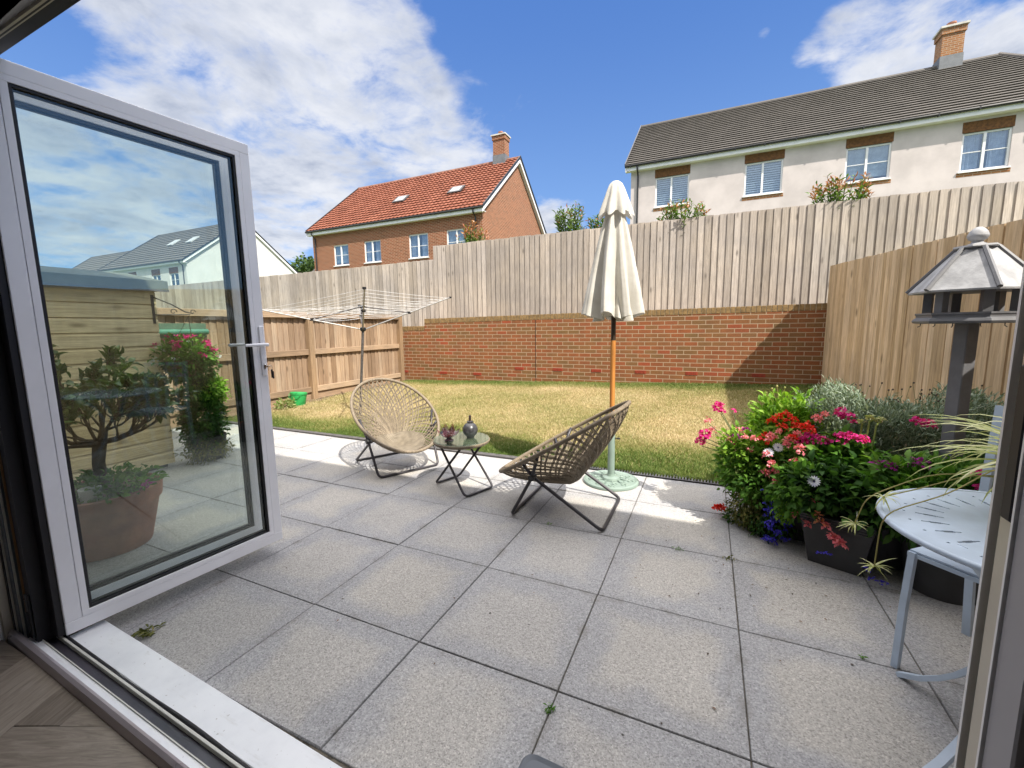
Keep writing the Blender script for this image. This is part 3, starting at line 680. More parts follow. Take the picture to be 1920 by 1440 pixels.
# ================================================================== HOUSES BEYOND
def wallop(mb, x0, x1, y0, y1, z0, z1, ops, rnd=None):
    """solid wall slab (thickness y0..y1) split round its openings (xa, xb, za, zb)"""
    ops = sorted(ops); x = x0
    for (a, b, c, dd) in ops:
        if a > x: mb.box((x, y0, z0), (a, y1, z1), rnd)
        if c > z0: mb.box((a, y0, z0), (b, y1, c), rnd)
        if dd < z1: mb.box((a, y0, dd), (b, y1, z1), rnd)
        x = b
    if x < x1: mb.box((x, y0, z0), (x1, y1, z1), rnd)
def window(par, a, b, c, dd, yw, kind='', lintel=None, sillmat=None, cross=True):
    """two-light casement set back in its opening"""
    y = yw + .05; t = .055; xm = (a+b)/2 - .03
    mb = MB(); mb.box((a, y, c), (b, y+.06, c+t)).box((a, y, dd-t), (b, y+.06, dd)).box((a, y, c+t), (a+t, y+.06, dd-t)).box((b-t, y, c+t), (b, y+.06, dd-t)).box((xm-.035, y-.004, c+t), (xm+.035, y+.06, dd-t))
    if cross:
        zc = (c+dd)/2; mb.box((a+t, y+.012, zc-.011), (xm-.035, y+.03, zc+.011)).box((xm+.035, y+.012, zc-.011), (b-t, y+.03, zc+.011))
    fr = mb.build('window', m_white, par)
    for p, q in ((a+t, xm-.035), (xm+.035, b-t)):
        MB().box((p, y+.033, c+t), (q, y+.038, dd-t)).build('pane', m_winglass, fr)
    MB().box((a-.04, yw-.05, c-.045), (b+.04, yw+.11, c-.002)).build('sill', m_white, fr)
    if kind == 'shutter':
        mb = MB(); z = c+t+.02
        while z < dd-t-.02: mb.add([(a+t, y+.09, z), (b-t, y+.09, z), (b-t, y+.135, z+.055), (a+t, y+.135, z+.055), (a+t, y+.095, z-.008), (b-t, y+.095, z-.008), (b-t, y+.14, z+.047), (a+t, y+.14, z+.047)], [(0, 1, 2, 3), (4, 5, 6, 7), (0, 1, 5, 4), (2, 3, 7, 6)]); z += .085
        mb.build('blind', m_white, fr)
    elif kind == 'curtain':
        mb = MB()
        for (p, q) in ((a+t, a+(b-a)*.42), (a+(b-a)*.6, b-t)):
            n = 14; vs = []
            for i in range(n+1):
                xx = p+(q-p)*i/n; yy = y+.12+.02*math.sin(i*1.9); vs += [(xx, yy, c), (xx, yy, dd)]
            mb.add(vs, [(2*i, 2*i+2, 2*i+3, 2*i+1) for i in range(n)])
        mb.build('curtain', plain('curtain_cloth', (.5, .5, .56), .9), fr)
    elif kind == 'blind':
        MB().box((a+t, y+.10, c+t+(dd-c)*.08), (b-t, y+.105, dd-t)).build('blind', plain('roller_blind', (.42, .44, .46), .9), fr)
    MB().box((a-.02, y+.30, c-.05), (b+.02, y+.32, dd+.05)).build('room', m_roomdark, fr)
    return fr
def roof_courses(par, name, xa, xb, ye, ze, yr, zr, mat, wave=0.0, hipR=0.0, hipL=0.0, n=18):
    """stepped courses of tiles from eave (ye,ze) to ridge (yr,zr); wave>0 gives pantile rolls"""
    V = []; F = []; 
    for k in range(n):
        t0 = k/n; t1 = (k+1)/n + .012; y0 = ye+(yr-ye)*t0; y1 = ye+(yr-ye)*t1; z0 = ze+(zr-ze)*t0+(.05 if wave else .055); z1 = ze+(zr-ze)*t1+.008
        xr0 = xb-hipR*t0; xr1 = xb-hipR*min(t1, 1); xl0 = xa+hipL*t0; xl1 = xa+hipL*min(t1, 1)
        m = max(2, int((xb-xa)/(.05 if wave else .5)))
        base = len(V)
        for i in range(m+1):
            s = i/m; xx0 = xl0+(xr0-xl0)*s; xx1 = xl1+(xr1-xl1)*s
            w0 = wave*max(0, math.sin(2*PI*xx0/.26))**.8 if wave and math.sin(2*PI*xx0/.26) > 0 else 0.0
            w1 = wave*max(0, math.sin(2*PI*xx1/.26))**.8 if wave and math.sin(2*PI*xx1/.26) > 0 else 0.0
            V += [(xx0, y0+.05, z0-.08), (xx0, y0+.05, z0-.025+w0), (xx0, y0-.01, z0-.025+w0), (xx0, y0-.01, z0+w0), (xx1, y1, z1-.03+w1*.6)]
        for i in range(m):
            a = base+5*i; F += [(a+q, a+5+q, a+6+q, a+1+q) for q in range(4)]
    return npmesh(name, V, F, mat, par)
def chimney(par, x, y, zb, zt, w=.75, dp=.6, mat=None):
    mb = MB().box((x-w/2, y-dp/2, zb), (x+w/2, y+dp/2, zt-.32)); mb.box((x-w/2-.04, y-dp/2-.04, zt-.32), (x+w/2+.04, y+dp/2+.04, zt-.1))
    st = mb.build('chimney', mat, par)
    MB().box((x-w/2-.09, y-dp/2-.09, zt-.1), (x+w/2+.09, y+dp/2+.09, zt-.03)).build('chimney_cap', plain('cap_concrete', (.55, .53, .48), .8), st)
    MB().lathe([(.13, 0), (.125, .16), (.15, .17), (.15, .22), (.11, .22)], 14, (x, y, zt-.03)).build('chimney_pot', m_terra, st)
    MB().box((x-w/2-.02, y-dp/2-.02, zb-.1), (x+w/2+.02, y+dp/2+.02, zb+.42)).build('flashing', m_rooflead, st)
def house(name, label, x0, x1, y0, y1, zg, ze, zr, wallm, roofm, wins, kinds, wave, n, hipR=0, lint=None, gable=None, over=.28, cat='house', verge='dark', n2=None, openover=.28):
    h = EMP(name, label, cat, ((x0+x1)/2, y0, zg)); yr = (y0+y1)/2
    mb = MB(); wallop(mb, x0, x1, y0, y0+.3, zg-.6, ze, [(a, b, c, dd) for a, b, c, dd in wins])
    mb.box((x0, y1-.3, zg-.6), (x1, y1, ze))
    mb.box((x0, y0+.3, zg-.6), (x0+.3, y1-.3, ze)); mb.box((x1-.3, y0+.3, zg-.6), (x1, y1-.3, ze))
    if gable is None or gable == wallm:
        zg2 = zr-.02
        mb.prism([(y0, ze), (y1, ze), (yr, zg2)], 'x', x0, x0+.3)
        if not hipR: mb.prism([(y0, ze), (y1, ze), (yr, zg2)], 'x', x1-.3, x1)
    mb.build('wall', wallm, h)
    sl = (zr-ze)/(yr-y0); ye = y0-over; zee = ze - over*sl*.25
    zee = ze + .02
    vg = .22
    if verge: pass
    R = roof_courses(h, 'roof', x0-vg, x1+(vg if not hipR else .3), ye, zee, yr, zr+.12, roofm, wave, hipR, 0, n)
    R2 = roof_courses(h, 'roof', x0-vg, x1+(vg if not hipR else .3), y1+over, zee, yr, zr+.12, roofm, 0, hipR, 0, max(6, n//2))
    if hipR:
        mb = MB(); xe = x1+.3; mb.tube([(xe, ye, zee+.06), (xe-hipR, yr, zr+.14)], .09, 8); mb.build('hip_ridge', m_tilegrey, h); mb = MB(); mb.add([(xe, ye, zee), (xe, y1+over, zee), (xe-hipR, yr, zr+.12)], [(0, 1, 2)]); mb.build('roof', roofm, h)
    # under-roof deck keeps the house closed
    mb = MB(); mb.prism([(y0-.05, ze-.02), (y1+.05, ze-.02), (yr, zr-.03)], 'x', x0+.3, x1-.3-hipR); mb.build('loft', m_roomdark, h)
    # ridge
    mb = MB(); mb.tube([(x0-vg, yr, zr+.10), (x1+(vg if not hipR else .3-hipR), yr, zr+.10)], .10, 8); mb.build('ridge', m_ridge_red if wave else m_tilegrey, h)
    # fascia, soffit, gutter
    xe = x1+(vg if not hipR else .3)
    MB().box((x0-vg, ye+.035, zee-.235), (xe, ye+.06, zee-.01)).build('fascia', m_white, h)
    MB().box((x0-vg, ye+.06, zee-.235), (xe, y0-.002, zee-.21)).build('soffit', m_white, h)
    mb = MB(); mb.tube([(x0-vg, ye-.02, zee-.045), (xe, ye-.02, zee-.045)], .052, 8)
    for k in range(int((xe-x0)/1.0)): mb.box((x0+k*1.0, ye-.07, zee-.10), (x0+k*1.0+.04, ye+.036, zee-.02))
    mb.build('gutter', m_black, h)
    # verges on both gables
    for xx, s in ((x0-vg, -1),) + (((x1+vg, 1),) if not hipR else ()):
        for (ya, yb_) in ((ye, yr), (y1+over, yr)):
            mb = MB(); za, zb_ = zee+.06, zr+.2
            vs = []
            for (yy, zz) in ((ya, za), (yb_, zb_)):
                for dx in (-.02, .03):
                    for dzz in (-.10, .02): vs.append((xx-s*dx, yy, zz+dzz))
            mb.add(vs, [(0, 1, 5, 4), (2, 3, 7, 6), (1, 3, 7, 5), (0, 2, 6, 4), (0, 1, 3, 2), (4, 5, 7, 6)]); mb.build('verge', m_black, h)
            mb = MB(); vs = []
            for (yy, zz) in ((ya, za-.10), (yb_, zb_-.10)):
                for dx in (.03, .06):
                    for dzz in (-.24, -.004): vs.append((xx-s*dx, yy, zz+dzz))
            mb.add(vs, [(0, 1, 5, 4), (2, 3, 7, 6), (1, 3, 7, 5), (0, 2, 6, 4), (0, 1, 3, 2), (4, 5, 7, 6)]); mb.build('bargeboard', m_white, h)
            if s == 1 or True:
                mb = MB(); vs = []
                for (yy, zz) in ((ya, za-.31), (yb_, zb_-.31)):
                    for dx in (.06, vg+.01): vs.append((xx-s*dx, yy, zz)); vs.append((xx-s*dx, yy, zz+.02))
                mb.add(vs, [(0, 2, 6, 4), (1, 3, 7, 5), (0, 1, 5, 4), (2, 3, 7, 6)]); mb.build('soffit', m_white, h)
    for (a, b, c, dd), kd in zip(wins, kinds):
        fr = window(h, a, b, c, dd, y0, kd, cross=(kd != 'shutter'))
        if lint:
            MB().box((a-.03, y0-.004, dd), (b+.03, y0+.1, min(dd+lint, ze-.24))).build('lintel', m_lintel, fr)
            MB().box((a-.06, y0-.006, c-.17), (b+.06, y0+.1, c-.046)).build('brick_sill', m_brickbuff, fr)
    return h
m_ridge_red = plain('ridge_tile', (.26, .13, .09), .8, 0, .2, 4)
m_lintel = plain('lintel_brick', S('96683f', .50), .9, 0, .28, 12, .5, 60)
def downpipe(h, x, y0, ze, zb, over=.28):
    mb = MB(); mb.tube([(x, y0-over-.02, ze-.08), (x, y0-over-.02, ze-.18), (x, y0-.05, ze-.40), (x, y0-.05, zb)], .036, 8); mb.build('downpipe', m_black, h)

hw = house('terraced_house', 'white rendered terrace with a long grey tiled roof behind the tall fence', -1.75, 12.9, 20.0, 28.0, 3.15, 8.12, 11.25, m_render, m_tilegrey,
           [(-.72, .62, 6.33, 7.53), (2.66, 3.95, 6.33, 7.56), (5.9, 7.2, 6.35, 7.56), (9.05, 10.25, 6.25, 7.47)], ['shutter', 'shutter', 'blind', 'curtain'], 0, 21, hipR=1.9, lint=.34)
downpipe(hw, -1.45, 20.0, 8.12, 3.2); chimney(hw, 9.80, 24.0, 11.2, 12.72, .66, .6, m_brickbuff)
MB().box((10.62, 19.93, 7.05), (10.84, 20.0, 7.30), bev=.02).build('alarm_box', plain('alarm_red', (.6, .06, .04), .4), hw)
hb = house('brick_house', 'orange brick house with a red pantiled roof, its gable end to the right', -20.4, -8.75, 19.2, 27.9, 3.0, 7.12, 10.75, m_brickhouse, m_tilered,
           [(-18.75, -17.6, 5.05, 6.22), (-16.4, -15.2, 5.05, 6.24), (-13.25, -12.0, 5.05, 6.28), (-10.85, -9.6, 5.05, 6.28)], ['blind', 'curtain', 'curtain', 'blind'], .038, 18, lint=None)
downpipe(hb, -20.15, 19.2, 7.12, 3.1); downpipe(hb, -9.1, 19.2, 7.12, 3.1); chimney(hb, -9.75, 23.55, 10.7, 12.25, .74, .6, m_brickhouse)
for x in (-14.9, -11.15):
    # rooflights lying in the roof slope
    t = .40; yy = 18.92 + (23.55-18.92)*t; zz = 7.14 + (10.87-7.14)*t; sl = math.atan2(10.87-7.14, 23.55-18.92)
    o = MB(); o.x = Matrix.Translation((x, yy, zz+.12)) @ Matrix.Rotation(sl, 4, 'X'); o.box((-.42, -.38, -.04), (.42, .38, .03)); w = o.build('skylight', plain('skylight_frame', (.05, .045, .045), .5), hb)
    o = MB(); o.x = Matrix.Translation((x, yy, zz+.12)) @ Matrix.Rotation(sl, 4, 'X'); o.box((-.30, -.28, .031), (.30, .28, .036)); o.build('pane', plain('skylight_glass', (.25, .26, .27), .25), w)
hl = house('white_house', 'white rendered house with a grey tiled roof and white gable, farther left', -52.0, -38.4, 21.9, 32.4, 3.0, 7.25, 11.4, m_renderw, m_tilegrey,
           [(-47.4, -46.1, 5.2, 6.3), (-43.6, -42.3, 5.2, 6.3), (-40.9, -39.6, 5.2, 6.3)], ['', '', ''], 0, 15, lint=.5)
downpipe(hl, -38.8, 21.9, 7.25, 3.1)
for x in (-45.0, -42.0):
    t = .55; yy = 21.62 + (27.15-21.62)*t; zz = 7.27+(11.52-7.27)*t; sl = math.atan2(4.25, 5.53)
    o = MB(); o.x = Matrix.Translation((x, yy, zz+.12)) @ Matrix.Rotation(sl, 4, 'X'); o.box((-.45, -.5, -.04), (.45, .5, .04)); o.build('skylight', plain('skylight_pale', (.5, .5, .5), .3), hl)
hp = EMP('grey_house', 'grey-roofed white extension behind the white gable house', 'house', (-39, 38, 3))
mb = MB().box((-40.5, 36, 2.5), (-36.2, 42, 7.4)); mb.build('wall', m_renderw, hp)
roof_courses(hp, 'roof', -40.7, -36.0, 35.7, 7.4, 39, 10.1, m_tilegrey, 0, 0, 0, 10); roof_courses(hp, 'roof', -40.7, -36.0, 42.3, 7.4, 39, 10.1, m_tilegrey, 0, 0, 0, 6)
MB().box((-40.7, 35.72, 7.12), (-36.0, 35.78, 7.38)).build('fascia', m_white, hp)
h2 = house('far_house', 'brown roofed brick house at the far left, seen through the door glass', -80.0, -63.5, 27.0, 38.0, 3.0, 7.5, 12.1, m_brickbuff, m_tilegrey,
           [(-72, -70.5, 5.3, 6.4)], [''], 0, 12)

# wooded hill far behind the houses
def clump(cx, cy, cz, rx, ry, rz, n, L_=.5):
    v = unit(np.random.normal(0, 1, (n, 3))); rr = np.random.rand(n)**.35; P = v*rr[:, None]*np.array([rx, ry, rz])
    P += np.random.normal(0, .25, (n, 3)); return P + np.array([cx, cy, cz]), v
lv = Leaves()
for k in range(90):
    x = random.uniform(-88, 8); y = random.uniform(66, 84); s = random.uniform(2.4, 4.0)
    P, v = clump(x, y, 4.5 + random.uniform(3.5, 6.2) + (y-66)*.22 + max(0, (-x-30)*.05), s, s, s*1.05, 420)
    lv.add(P, v + np.random.normal(0, .5, v.shape), .75, .5, rnd=random.uniform(.1, .9))
tag(lv.build('woodland', leafmat('leaf_woodland', (.02, .045, .012), (.05, .09, .02), (.10, .15, .035), .15, .8)), 'dark green wooded hilltop showing between the far houses', 'woodland', kind='stuff')

# ================================================================== OWN HOUSE (the camera stands in its doorway)
oh = EMP('house', 'house the view is taken from, with a wide bifold door opening onto the patio', 'house', (0, .3, 0))
mb = MB()
mb.box((-9, .30, -.15), (-.925, .60, 2.24)).box((2.12, .30, -.15), (9.5, .60, 2.24)).box((-9, .30, 2.24), (9.5, .60, 4.80))
mb.box((-9, -7.5, -.15), (-8.7, .30, 4.80)).box((9.2, -7.5, -.15), (9.5, .30, 4.80)).box((-9, -7.8, -.15), (9.5, -7.5, 4.80))
mb.build('wall', m_renderw, oh)
mb = MB(); mb.box((-3.0, -4.5, 0), (-2.9, .30, 2.5)).box((4.9, -4.5, 0), (5, .30, 2.5)).box((-3, -4.6, 0), (5, -4.5, 2.5)).box((-3, -4.5, 2.42), (5, .30, 2.52))
mb.box((-2.9, .285, .07), (-.8905, .2985, 2.42)).box((2.12, .285, .07), (4.9, .299, 2.42)).box((-.885, .285, 2.24), (2.12, .299, 2.42)); mb.build('inner_wall', m_room, oh)
mb = MB(); mb.box((-.925, .299, .0), (-.8905, .600, 2.24)).box((2.119, .299, .07), (2.135, .470, 2.24)); mb.build('reveal', m_room, oh)
MB().box((-.8903, .280, .07), (-.882, .462, .19)).build('skirting_board', m_white, oh)
mb = MB().box((-3, -4.6, -.1), (5, .56, .035)); mb.build('floor_slab', m_joint, oh)
# chevron wood floor
mb = MB(); w, l = .145, .58; ca, sa = math.cos(.42), math.sin(.42)
def clip_y(P, ymax):
    out = []
    for a_, b_ in zip(P, P[1:]+P[:1]):
        if a_[1] <= ymax: out.append(a_)
        if (a_[1] <= ymax) != (b_[1] <= ymax): t = (ymax-a_[1])/(b_[1]-a_[1]); out.append((a_[0]+(b_[0]-a_[0])*t, ymax))
    return out
for i in range(-34, 34):
    for j in range(-8, 8):
        for hv in (0, 1):
            ox, oy = i*w, i*w + j*2*l
            q = [(ox, oy), (ox+l, oy), (ox+l, oy+w), (ox, oy+w)] if hv == 0 else [(ox, oy+w), (ox+w, oy+w), (ox+w, oy+w+l), (ox, oy+w+l)]
            cx0 = sum(p[0] for p in q)/4; cy0 = sum(p[1] for p in q)/4; q = [(cx0+(p[0]-cx0)*.996, cy0+(p[1]-cy0)*.990) for p in q]
            q = [(p[0]*ca-p[1]*sa-.3, p[0]*sa+p[1]*ca) for p in q]
            if max(p[0] for p in q) < -1.1 or min(p[0] for p in q) > 2.4 or min(p[1] for p in q) < -1.4: continue
            q = clip_y(q, .468)
            if len(q) < 3: continue
            n_ = len(q); mb.add([(p[0], p[1], .04) for p in q]+[(p[0], p[1], .068) for p in q], [tuple(range(n_, 2*n_))]+[(k, (k+1) % n_, n_+(k+1) % n_, n_+k) for k in range(n_)], random.uniform(0, .49)+.5*hv)
mb.box((-2.9, -4.5, .036), (4.9, .46, .062))
mb.build('wood_floor', m_floor, oh)
# main roof: the eave edge throws the long shadow over the paving
mb = MB(); mb.prism([(.72, 4.80), (.72, 4.90), (-3.6, 7.9), (-8.1, 4.9), (-8.1, 4.8)], 'x', -9.3, 9.8); mb.build('roof', m_tilegrey, oh)
mb = MB(); mb.tube([(-9.3, .76, 4.84), (9.8, .76, 4.84)], .05, 8); mb.build('gutter', m_black, oh)
MB().box((-9, .601, 4.62), (9.5, .70, 4.80)).build('soffit', m_white, oh)
mb = MB().box((-.87, .150, 2.15), (2.10, .284, 2.41), bev=.01); mb.build('blind_box', m_gasket, oh)
MB().box((-.87, .146, 2.175), (2.10, .150, 2.190)).build('blind_rail', m_champ, oh)
mb = MB().box((-.8895, .588, 2.229), (2.118, .594, 2.2395)).box((-.8895, .6005, 2.234), (2.118, .606, 2.262)); mb.build('head_line', m_champ, oh)
mb = MB().box((-.889, .30, 2.222), (2.118, .464, 2.2395)); mb.box((-.889, .5945, 2.231), (2.118, .6003, 2.2395)); mb.box((-.89, .604, 2.262), (2.12, .66, 2.274)); mb.build('head_cover', m_gasket, oh)
# rough dark lintel over the opening
mb = MB(); mb.box((-2.2, .585, 2.275), (3.4, .665, 2.46)); mb.build('lintel', plain('lintel_render', (.075, .09, .085), .9, 0, .25, 20, .8, 40), oh)

# ---- door frame: threshold, tracks, jambs, head
df = EMP('door_frame', 'pale aluminium bifold door frame with its threshold track and white sill', 'door frame', (-.65, .576, 0), -.033)
def DF(): return MB()
xl, xr = -.235, 2.60
mb = DF().box((-.04, .0125, -.02), (xr+.1, .1285, .056), bev=.004); mb.build('sill', m_sill, df, local=True)
mb = DF(); pts = []
for k in range(61):
    x = -.18 + k*(xr+.18)/60; pts.append((x, .005 + .0035*math.sin(k*.35)*(1 if k > 12 else .2), .062))
mb.tube(pts, .0075, 8); mb.build('weather_seal', m_gasket, df, local=True, smooth=True)
mb = DF().box((-.20, -.010, -.02), (xr, -.002, .072), bev=.001); mb.box((-.20, -.049, -.02), (xr, -.046, .074)); mb.build('track_rail', m_framein, df, local=True)
mb = DF().box((-.20, -.046, -.02), (xr, -.010, .056)); mb.build('track', m_track, df, local=True)
mb = DF().box((-.235, -.0760, -.02), (xr, -.049, .070), bev=.001); mb.build('threshold', m_sill, df, local=True)
mb = DF().box((-.235, -.0795, -.02), (xr, -.0762, .060)); mb.build('groove', m_gasket, df, local=True)
mb = DF().prism([(-.0797, .0), (-.0797, .094), (-.088, .098), (-.098, .092), (-.106, .072), (-.106, .0)], 'x', -.235, xr); mb.build('threshold_lip', plain('threshold_alloy', (.42, .38, .40), .3, .4, .08, 5), df, local=True, smooth=False)
# left jamb
mb = DF().box((-.240, -.110, .0), (-.222, .02, 2.24), bev=.002); mb.build('jamb', m_champ, df, local=True)
mb = DF().box((-.222, -.085, .06), (-.203, .03, 2.24)); mb.box((-.148, -.060, .06), (-.072, .035, 2.24)); mb.box((-.072, -.02, .085), (-.008, .06, 2.2)); mb.build('jamb_recess', m_gasket, df, local=True)
mb = DF().box((-.203, -.082, .06), (-.197, .03, 2.24)); mb.box((-.160, -.074, .06), (-.155, .03, 2.24)); mb.build('jamb_line', m_framein, df, local=True)
mb = DF().box((-.197, -.077, .06), (-.160, .03, 2.24)); mb.box((-.155, -.068, .06), (-.148, .03, 2.24)); mb.build('jamb_face', plain('jamb_grey', (.10, .12, .14), .4, .1, .1), df, local=True)
mb = DF().box((-.128, -.066, .17), (-.124, -.060, .86)); mb.build('brush_seal', plain('brush_tan', (.30, .18, .09), .8), df, local=True)
mb = DF().box((-.115, -.068, .085), (-.085, -.060, .27), bev=.002); mb.box((-.100, -.072, .12), (-.097, -.068, .20)); 
for z in (.10, .25): mb.lathe([(.004, 0), (.004, .003), (0, .003)], 8, (-.108, -.068, z))
mb.build('hinge_block', m_black, df, local=True)
mb = DF().tube([(-.135, -.045, .082), (-.105, -.030, .080), (-.08, -.014, .080)], .006, 8); mb.lathe([(.010, 0), (.011, .006), (.004, .010)], 10, (-.125, -.040, .080)); mb.lathe([(.010, 0), (.011, .006), (.004, .010)], 10, (-.092, -.020, .080)); mb.build('pivot', m_chrome, df, local=True, smooth=True)
# head
mb = DF().box((-.24, -.11, 2.235), (xr+.2, -.04, 2.30)); mb.box((-.24, -.030, 2.240), (xr+.2, .008, 2.30)); mb.build('head', m_gasket, df, local=True)
mb = DF().box((-.24, -.040, 2.228), (xr+.2, -.030, 2.30)); mb.box((-.24, -.118, 2.228), (xr+.2, -.11, 2.30)); mb.build('head_trim', m_champ, df, local=True)
# right jamb: stacked profiles seen edge on
mb = MB().box((1.921, .5275, 0), (1.99, .5315, 2.28)); mb.box((1.9165, .4825, 0), (1.99, .4858, 2.28)); mb.build('jamb_trim', m_white, df)
mb = MB().box((1.932, .5150, 0), (1.99, .5275, 2.28)); mb.box((1.928, .4858, 0), (1.99, .4885, 2.28)); mb.build('jamb_recess', m_gasket, df)
mb = MB().box((1.922, .4885, 0), (1.99, .5150, 2.28), bev=.001); mb.build('jamb_face', m_champ, df)
mb = MB().box((1.919, .440, 0), (2.14, .4825, 2.28), bev=.002); mb.build('jamb', m_greypanel, df)
mb = MB().box((1.917, .489, 1.075), (1.923, .507, 1.235), bev=.002); mb.build('lock_keep', m_gasket, df)
# camera-side stacked leaf face beyond the jamb
# ---- open door leaf
ang = math.atan2(.9961, .088)
dl = EMP('glass_door', 'open grey-framed glass door leaf with a lever handle, standing out over the patio', 'door', (-.649, .576, 0), ang)
W, ZB, ZT = .903, .08, 2.232; ga, gb, gc, gd = .076, .832, .153, 2.158
def ring(mb, a, b, c, dd, w, y0, y1, bev=.0):
    mb.box((a, y0, c), (b, y1, c+w), bev=bev).box((a, y0, dd-w), (b, y1, dd), bev=bev).box((a, y0, c+w), (a+w, y1, dd-w), bev=bev).box((b-w, y0, c+w), (b, y1, dd-w), bev=bev); return mb
def leaf(dl, Y):
    T_ = Matrix.Translation((0, Y, 0))
    mb = MB(); mb.x = T_; mb.box((0, 0, ZB), (W, .068, ZB+.050), bev=.0025).box((0, 0, ZT-.050), (W, .068, ZT), bev=.0025).box((0, 0, ZB+.050), (.052, .068, ZT-.050), bev=.0025).box((W-.048, 0, ZB+.050), (W, .068, ZT-.050), bev=.0025)
    mb.build('frame', m_frame, dl, local=True)
    mb = MB(); mb.x = T_; ring(mb, .0525, W-.0485, ZB+.0505, ZT-.0505, .0225, -.001, .014, .001); mb.build('glazing_bead', m_frame, dl, local=True)
    mb = MB(); mb.x = T_; ring(mb, ga-.001, gb+.0, gc, gd, .010, .004, .014); ring(mb, ga-.001, gb+.001, gc-.001, gd+.001, .016, .0205, .034); ring(mb, ga-.02, gb+.02, gc-.02, gd+.02, .030, .0395, .0505); mb.build('gasket', m_gasket, dl, local=True)
    mb = MB(); mb.x = T_; ring(mb, ga-.018, gb+.018, gc-.018, gd+.018, .019, .0505, .069); mb.build('outer_bead', m_framein, dl, local=True)
    mb = MB(); mb.x = T_; mb.box((ga-.02, .0145, gc-.02), (gb+.02, .0150, gd+.02)); mb.box((ga-.02, .0385, gc-.02), (gb+.02, .0390, gd+.02)); mb.build('glass_pane', m_glass, dl, local=True)
    mb = MB(); mb.x = T_; ring(mb, ga-.01, gb+.01, gc-.01, gd+.01, .013, .0345, .0380); mb.build('spacer_bar', m_chrome, dl, local=True)
leaf(dl, 0.0)
dl2 = EMP('glass_door', 'second glass door leaf folded flat behind the open one, seen only through its pane', 'door', (-.649, .576, 0), ang)
leaf(dl2, .150)
# handle on the room side (towards the camera = -y local)
hd = MB().box((.868, -.008, 1.035), (.897, -.0005, 1.305), bev=.004).build('handle', m_frame, dl, local=True)
mb = MB(); mb.tube([(.884, -.006, 1.205), (.884, -.050, 1.205)], .0085, 10); mb.tube([(.886, -.050, 1.205), (.87, -.053, 1.206), (.80, -.053, 1.206), (.768, -.050, 1.205)], [.0095, .0095, .008, .007], 10); o = mb.build('lever', m_frame, dl, local=True, smooth=True, angle=40); o.parent = hd; 
mb = MB().box((.878, -.016, 1.072), (.888, -.008, 1.100), bev=.003); o = mb.build('lock_cylinder', m_chrome, dl, local=True); o.parent = hd
mb = MB().box((.868+.012, -.001+.069, 1.05), (.895, .078, 1.30), bev=.004); mb.tube([(.884, .07, 1.205), (.884, .115, 1.205), (.87, .118, 1.206), (.775, .118, 1.205)], .008, 10); mb.build('outside_handle', m_frame, dl, local=True)
ky = EMP('keys', 'bunch of small keys hanging in the lock of the open glass door', 'keys', (0, 0, 0), ang)
ky.location = dl.location
mb = MB(); mb.box((.8815, -.034, 1.082), (.8845, -.014, 1.090)); mb.lathe([(.011, -.0012), (.011, .0012)], 14, (.883, -.040, 1.086)); mb.build('key', m_brass, ky, local=True)
mb = MB(); mb.tube([(.883 + .012*math.cos(a)+.008, -.042, 1.080 + .014*math.sin(a)) for a in [i*2*PI/16 for i in range(16)]], .0012, 6, closed=True); mb.build('key_ring', m_chrome, ky, local=True)
mb = MB(); mb.box((.894, -.045, 1.025), (.903, -.042, 1.070)); mb.box((.899, -.048, 1.020), (.907, -.045, 1.060)); mb.build('key', plain('key_dark', (.05, .045, .045), .4, .6), ky, local=True)

# ================================================================== SHED, BASKET, CLIMBER (seen through the glass)
sh = EMP('shed', 'timber shiplap shed with a dark felt-edged roof beside the patio', 'shed', (-3.9, .6, 0))
mb = MB(); z = .03
while z < 1.62:
    h = min(.125, 1.66-z); mb.prism([(-3.03, z), (-3.004, z+.012), (-3.004, z+h*.80), (-3.018, z+h), (-3.03, z+h)], 'y', -1.2, 2.172) if False else None
    rn = random.random()
    mb.add([(-3.03, -1.2, z), (-3.004, -1.2, z+.006), (-3.004, -1.2, z+h*.82), (-3.017, -1.2, z+h), (-3.04, -1.2, z+h), (-3.03, 2.17, z), (-3.004, 2.17, z+.006), (-3.004, 2.17, z+h*.82), (-3.017, 2.17, z+h), (-3.04, 2.17, z+h)],
           [(0, 1, 6, 5), (1, 2, 7, 6), (2, 3, 8, 7), (3, 4, 9, 8), (0, 4, 3, 2, 1), (5, 6, 7, 8, 9)], rn)
    mb.box((-4.7, 2.13, z+.003), (-3.031, 2.165, z+h-.006)); z += .125
mb.build('cladding', m_shed, sh)
mb = MB().box((-4.7, -1.2, 0), (-3.045, 2.125, 1.66)); mb.build('carcass', m_roomdark, sh)
mb = MB(); mb.prism([(-2.94, 1.665), (-2.94, 1.745), (-3.6, 1.86), (-4.8, 1.70), (-4.8, 1.64)], 'y', -1.3, 2.25); mb.build('roof', m_felt, sh)
mb = MB().box((-2.955, -1.3, 1.650), (-2.935, 2.252, 1.668)); mb.build('drip_edge', m_roomdark, sh)
br = EMP('basket_bracket', 'black scrolled iron bracket fixed to the corner of the shed', 'bracket', (-3.0, 2.17, 1.4))
mb = MB(); mb.box((-3.006, 2.130, 1.36), (-2.998, 2.15, 1.62)); mb.tube([(-3.0, 2.15, 1.60), (-2.95, 2.26, 1.54), (-2.92, 2.36, 1.47), (-2.91, 2.42, 1.455)], .006, 6); mb.tube([(-3.0, 2.15, 1.44), (-2.92, 2.40, 1.445)], .005, 6)
mb.tube([(-2.91 + .0*t, 2.42 + .025*math.cos(t)*(1-t/9), 1.47 + .025*math.sin(t)*(1-t/9)) for t in [i*.5 for i in range(13)]], .004, 6)
